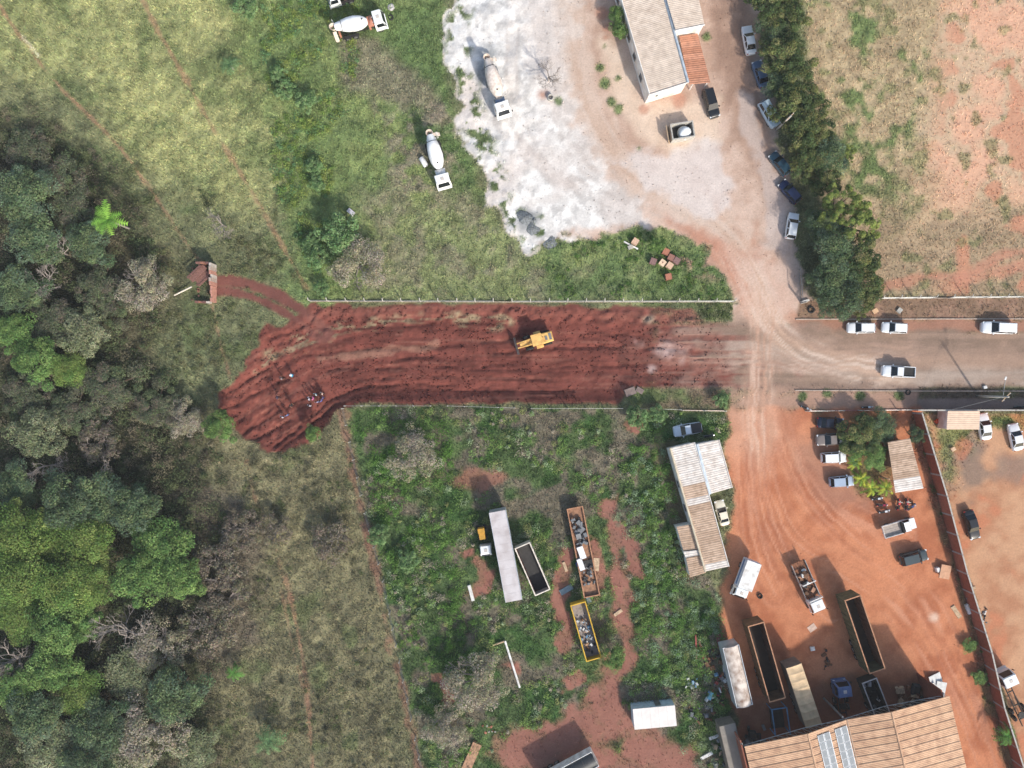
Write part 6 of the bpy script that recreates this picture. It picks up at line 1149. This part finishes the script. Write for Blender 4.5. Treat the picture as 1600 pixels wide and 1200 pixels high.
# loose clods and stones, too many to count
def stones(name, label, poly, n, size, seed, gain, jit=.25):
    r_ = np.random.RandomState(seed); P = np.array(poly); px = r_.uniform(P[:, 0].min(), P[:, 0].max(), n*3); py = r_.uniform(P[:, 1].min(), P[:, 1].max(), n*3); x, y = (px-800)/10, (600-py)/10
    ok = (sdf(px, py, poly) > 3) & (fbm(x, y, 3, 3, seed) > r_.uniform(.3, .65, len(x))); x, y = x[ok][:n], y[ok][:n]; m = len(x); c = gcol(x, y)[0]; s = r_.uniform(.35, 1, m)**2*size
    O = np.array(((1, 0, 0), (0, 1, 0), (-1, 0, 0), (0, -1, 0), (0, 0, 1)), float); V = O[None]*s[:, None, None]*r_.uniform(.6, 1.3, (m, 5, 1)); a = r_.rand(m)*6.3; ca, sa = np.cos(a)[:, None], np.sin(a)[:, None]
    V = np.stack([V[:, :, 0]*ca-V[:, :, 1]*sa+x[:, None], V[:, :, 0]*sa+V[:, :, 1]*ca+y[:, None], V[:, :, 2]*.8+gz(x, y)[:, None]-.02], 2).reshape(-1, 3); T = np.array(((0, 1, 4), (1, 2, 4), (2, 3, 4), (3, 0, 4))); F = (T[None]+np.arange(m)[:, None, None]*5).reshape(-1, 3)
    g = np.array(gain)*r_.uniform(1-jit, 1+jit, (m, 1)); stuff(name, label, 'stones', V, F, np.repeat(np.clip(c*g, .01, .85), 5, 0))
stones('soil_clods', 'loose red clods scattered over the graded earth', EW[:6]+EW[9:], 5200, .24, 401, (1.05, 1.0, 1.0), .35); stones('yard_stones', 'small stones and litter on the orange yard', YD, 900, .13, 402, (1.25, 1.3, 1.35)); stones('gravel_stones', 'loose gravel lumps on the pale yard', GYp, 2600, .18, 403, (1.0, 1.0, 1.0), .22); stones('field_stones', 'pale stones lying on the dry field', EF, 700, .13, 404, (1.25, 1.3, 1.35)); stones('car_park_stones', 'small stones on the car park soil', EL, 300, .12, 405, (1.2, 1.25, 1.3))
# ------------------------------------------------------------------ people on the red earth
def body_mesh(seed):
    r = random.Random(seed); st_ = r.uniform(-.12, .12); ar = r.uniform(-.05, .3)
    J = {'pel': (0, 0, .95, .15), 'bel': (0, 0, 1.12, .135), 'che': (.02, 0, 1.34, .155), 'nec': (.02, 0, 1.49, .062), 'hd0': (.04, 0, 1.58, .082), 'hd1': (.05, 0, 1.68, .098), 'hd2': (.04, 0, 1.755, .07)}
    for s, n in ((1, 'l'), (-1, 'r')):
        q = st_*s; J.update({n+'hip': (0, .10*s, .88, .095), n+'kne': (.06+q*.5, .11*s, .50, .062), n+'ank': (q, .12*s, .10, .042), n+'toe': (q+.17, .14*s, .04, .036), n+'sho': (.01, .19*s, 1.40, .066), n+'elb': (-.03+ar*.3, .26*s, 1.13, .048), n+'wri': (.10+ar*.8, .25*s, .90+ar*.35, .034), n+'pal': (.14+ar, .24*s, .83+ar*.4, .036)})
        for k in range(4): J[n+'f%d' % k] = (.19+ar-.004*k, .24*s+(k-1.5)*.02, .75+ar*.42+(.01 if k in (0, 3) else 0), .011)
        J[n+'th'] = (.2+ar, .24*s-s*.05, .81+ar*.4, .012)
    E = [('pel', 'bel'), ('bel', 'che'), ('che', 'nec'), ('nec', 'hd0'), ('hd0', 'hd1'), ('hd1', 'hd2')]
    for n in 'lr': E += [('pel', n+'hip'), (n+'hip', n+'kne'), (n+'kne', n+'ank'), (n+'ank', n+'toe'), ('che', n+'sho'), (n+'sho', n+'elb'), (n+'elb', n+'wri'), (n+'wri', n+'pal'), (n+'pal', n+'th')]+[(n+'pal', n+'f%d' % k) for k in range(4)]
    K = list(J); me = bpy.data.meshes.new('skeleton'); me.from_pydata([J[k][:3] for k in K], [(K.index(a), K.index(b)) for a, b in E], []); o = bpy.data.objects.new('skeleton', me); C.objects.link(o)
    md = o.modifiers.new('skin', 'SKIN'); o.modifiers.new('sub', 'SUBSURF').levels = 1
    for v, k in zip(me.skin_vertices[0].data, K): v.radius = (J[k][3],)*2; v.use_root = (k == 'pel')
    dg = bpy.context.evaluated_depsgraph_get(); res = bpy.data.meshes.new_from_object(o.evaluated_get(dg)); bpy.data.objects.remove(o); res.polygons.foreach_set('use_smooth', [True]*len(res.polygons)); return res
BM = [body_mesh(s) for s in (1, 2, 3)]
SKIN = mat('skin', S(150, 106, 82), .6); HAIR = mat('dark_hair', (.015, .012, .01), .8)
def person(px, py, ang, shirt, trousers, label, i, hat=None):
    x, y = W(px, py, 1.2); me = BM[i % 3].copy(); me.name = 'person_body'; me.materials.clear()
    for m in (SKIN, mat('cloth_%d_%d_%d' % shirt, S(*shirt), .9), mat('cloth_%d_%d_%d' % trousers, S(*trousers), .9), mat('shoe', (.02, .018, .017), .8)): me.materials.append(m)
    for p in me.polygons:
        c = p.center; arm = abs(c.y) > .205
        p.material_index = 0 if c.z > 1.475 or (arm and c.z < 1.14 and c.z > .6) else 1 if c.z > .98 else 2 if c.z > .12 else 3
    o = bpy.data.objects.new('person', me); C.objects.link(o); o.location = (x, y, gz(x, y)-.01); o.scale = (1.08,)*3; o.rotation_euler = (0, 0, math.radians(ang)); tag(o, label, 'person', 'people gathered on the red earth')
    n = 12; m = MB(); R = [(1.64, .098), (1.70, .112), (1.77, .095), (1.81, .05)] if not hat else [(1.70, .17), (1.715, .17), (1.73, .112), (1.80, .10), (1.83, .05)]
    m.loft([[(.035+r*math.cos(k)*1.05, r*.95*math.sin(k), z) for k in np.arange(n)*2*math.pi/n] for z, r in R]); m.build('hat' if hat else 'hair', mat('hat_%d_%d_%d' % hat, S(*hat), .8) if hat else HAIR, o, True)
    f = MB(); f.box((.145, 0, 1.665), (.04, .03, .05)); f.build('nose', SKIN, o)
    for s in (-1, 1): MB().box((.137, s*.035, 1.695), (.012, .022, .014)).build('eye', HAIR, o); MB().box((.045, s*.10, 1.675), (.04, .016, .06)).build('ear', SKIN, o)
    MB().box((.134, 0, 1.615), (.012, .05, .012)).build('mouth', mat('lips', S(120, 66, 60), .6), o); return o
DK = (44, 46, 54); JN = (62, 78, 110)
for a in ((454, 586, 200, (92, 190, 226), JN, 'person in cyan shirt and white hat at upper left of the group', (238, 238, 236)), (437, 591, 30, (160, 146, 148), DK, 'person in grey shirt left of the cyan shirt', None), (431, 621, 10, (60, 66, 96), DK, 'person in dark navy clothes standing farthest left', None), (452, 633, -30, (34, 38, 44), (50, 60, 66), 'person in black clothes midway along the rut', None), (438, 652, 60, (228, 224, 236), JN, 'person in white shirt nearest the lower left', None), (446, 649, 120, (88, 112, 164), JN, 'person in blue shirt beside the lower white shirt', None), (490, 616, 240, (206, 232, 236), JN, 'person in pale cyan shirt at the top of the cluster', None), (501, 614.5, 220, (222, 196, 184), DK, 'person in beige top at upper right of the cluster', None), (487.5, 622.5, 180, (226, 112, 176), JN, 'person in pink shirt in the middle of the cluster', None), (480, 623, 20, (222, 222, 236), JN, 'person in white top left of the pink shirt', None), (502.5, 622, 170, (64, 72, 128), DK, 'person in navy shirt at right of the cluster', None), (493, 628.5, 100, (150, 152, 184), JN, 'person in lilac grey shirt below the cluster middle', None), (481, 634, 70, (230, 230, 240), DK, 'person in white shirt lowest of the cluster', None), (500, 626, 150, (84, 88, 150), DK, 'person in indigo shirt below the navy shirt', None)):
    person(*a[:6], i=int(a[0]), hat=a[6])

# ------------------------------------------------------------------ the thin air between the drone and the ground
hz = MB(); hz.box((0, 0, 55.5), (5400, 5400, 118)); hm = bpy.data.materials.new('thin_haze'); hm.use_nodes = True; nt = hm.node_tree; nt.nodes.remove(nt.nodes['Principled BSDF'])
pv = nt.nodes.new('ShaderNodeVolumePrincipled'); pv.inputs['Color'].default_value = (.92, .95, 1, 1); pv.inputs['Density'].default_value = .00018; pv.inputs['Anisotropy'].default_value = .0
nt.links.new(pv.outputs[0], nt.nodes['Material Output'].inputs['Volume']); o = hz.build('haze', hm); o['kind'] = 'stuff'; o['label'] = 'thin pale haze over the whole site'; o['category'] = 'haze'
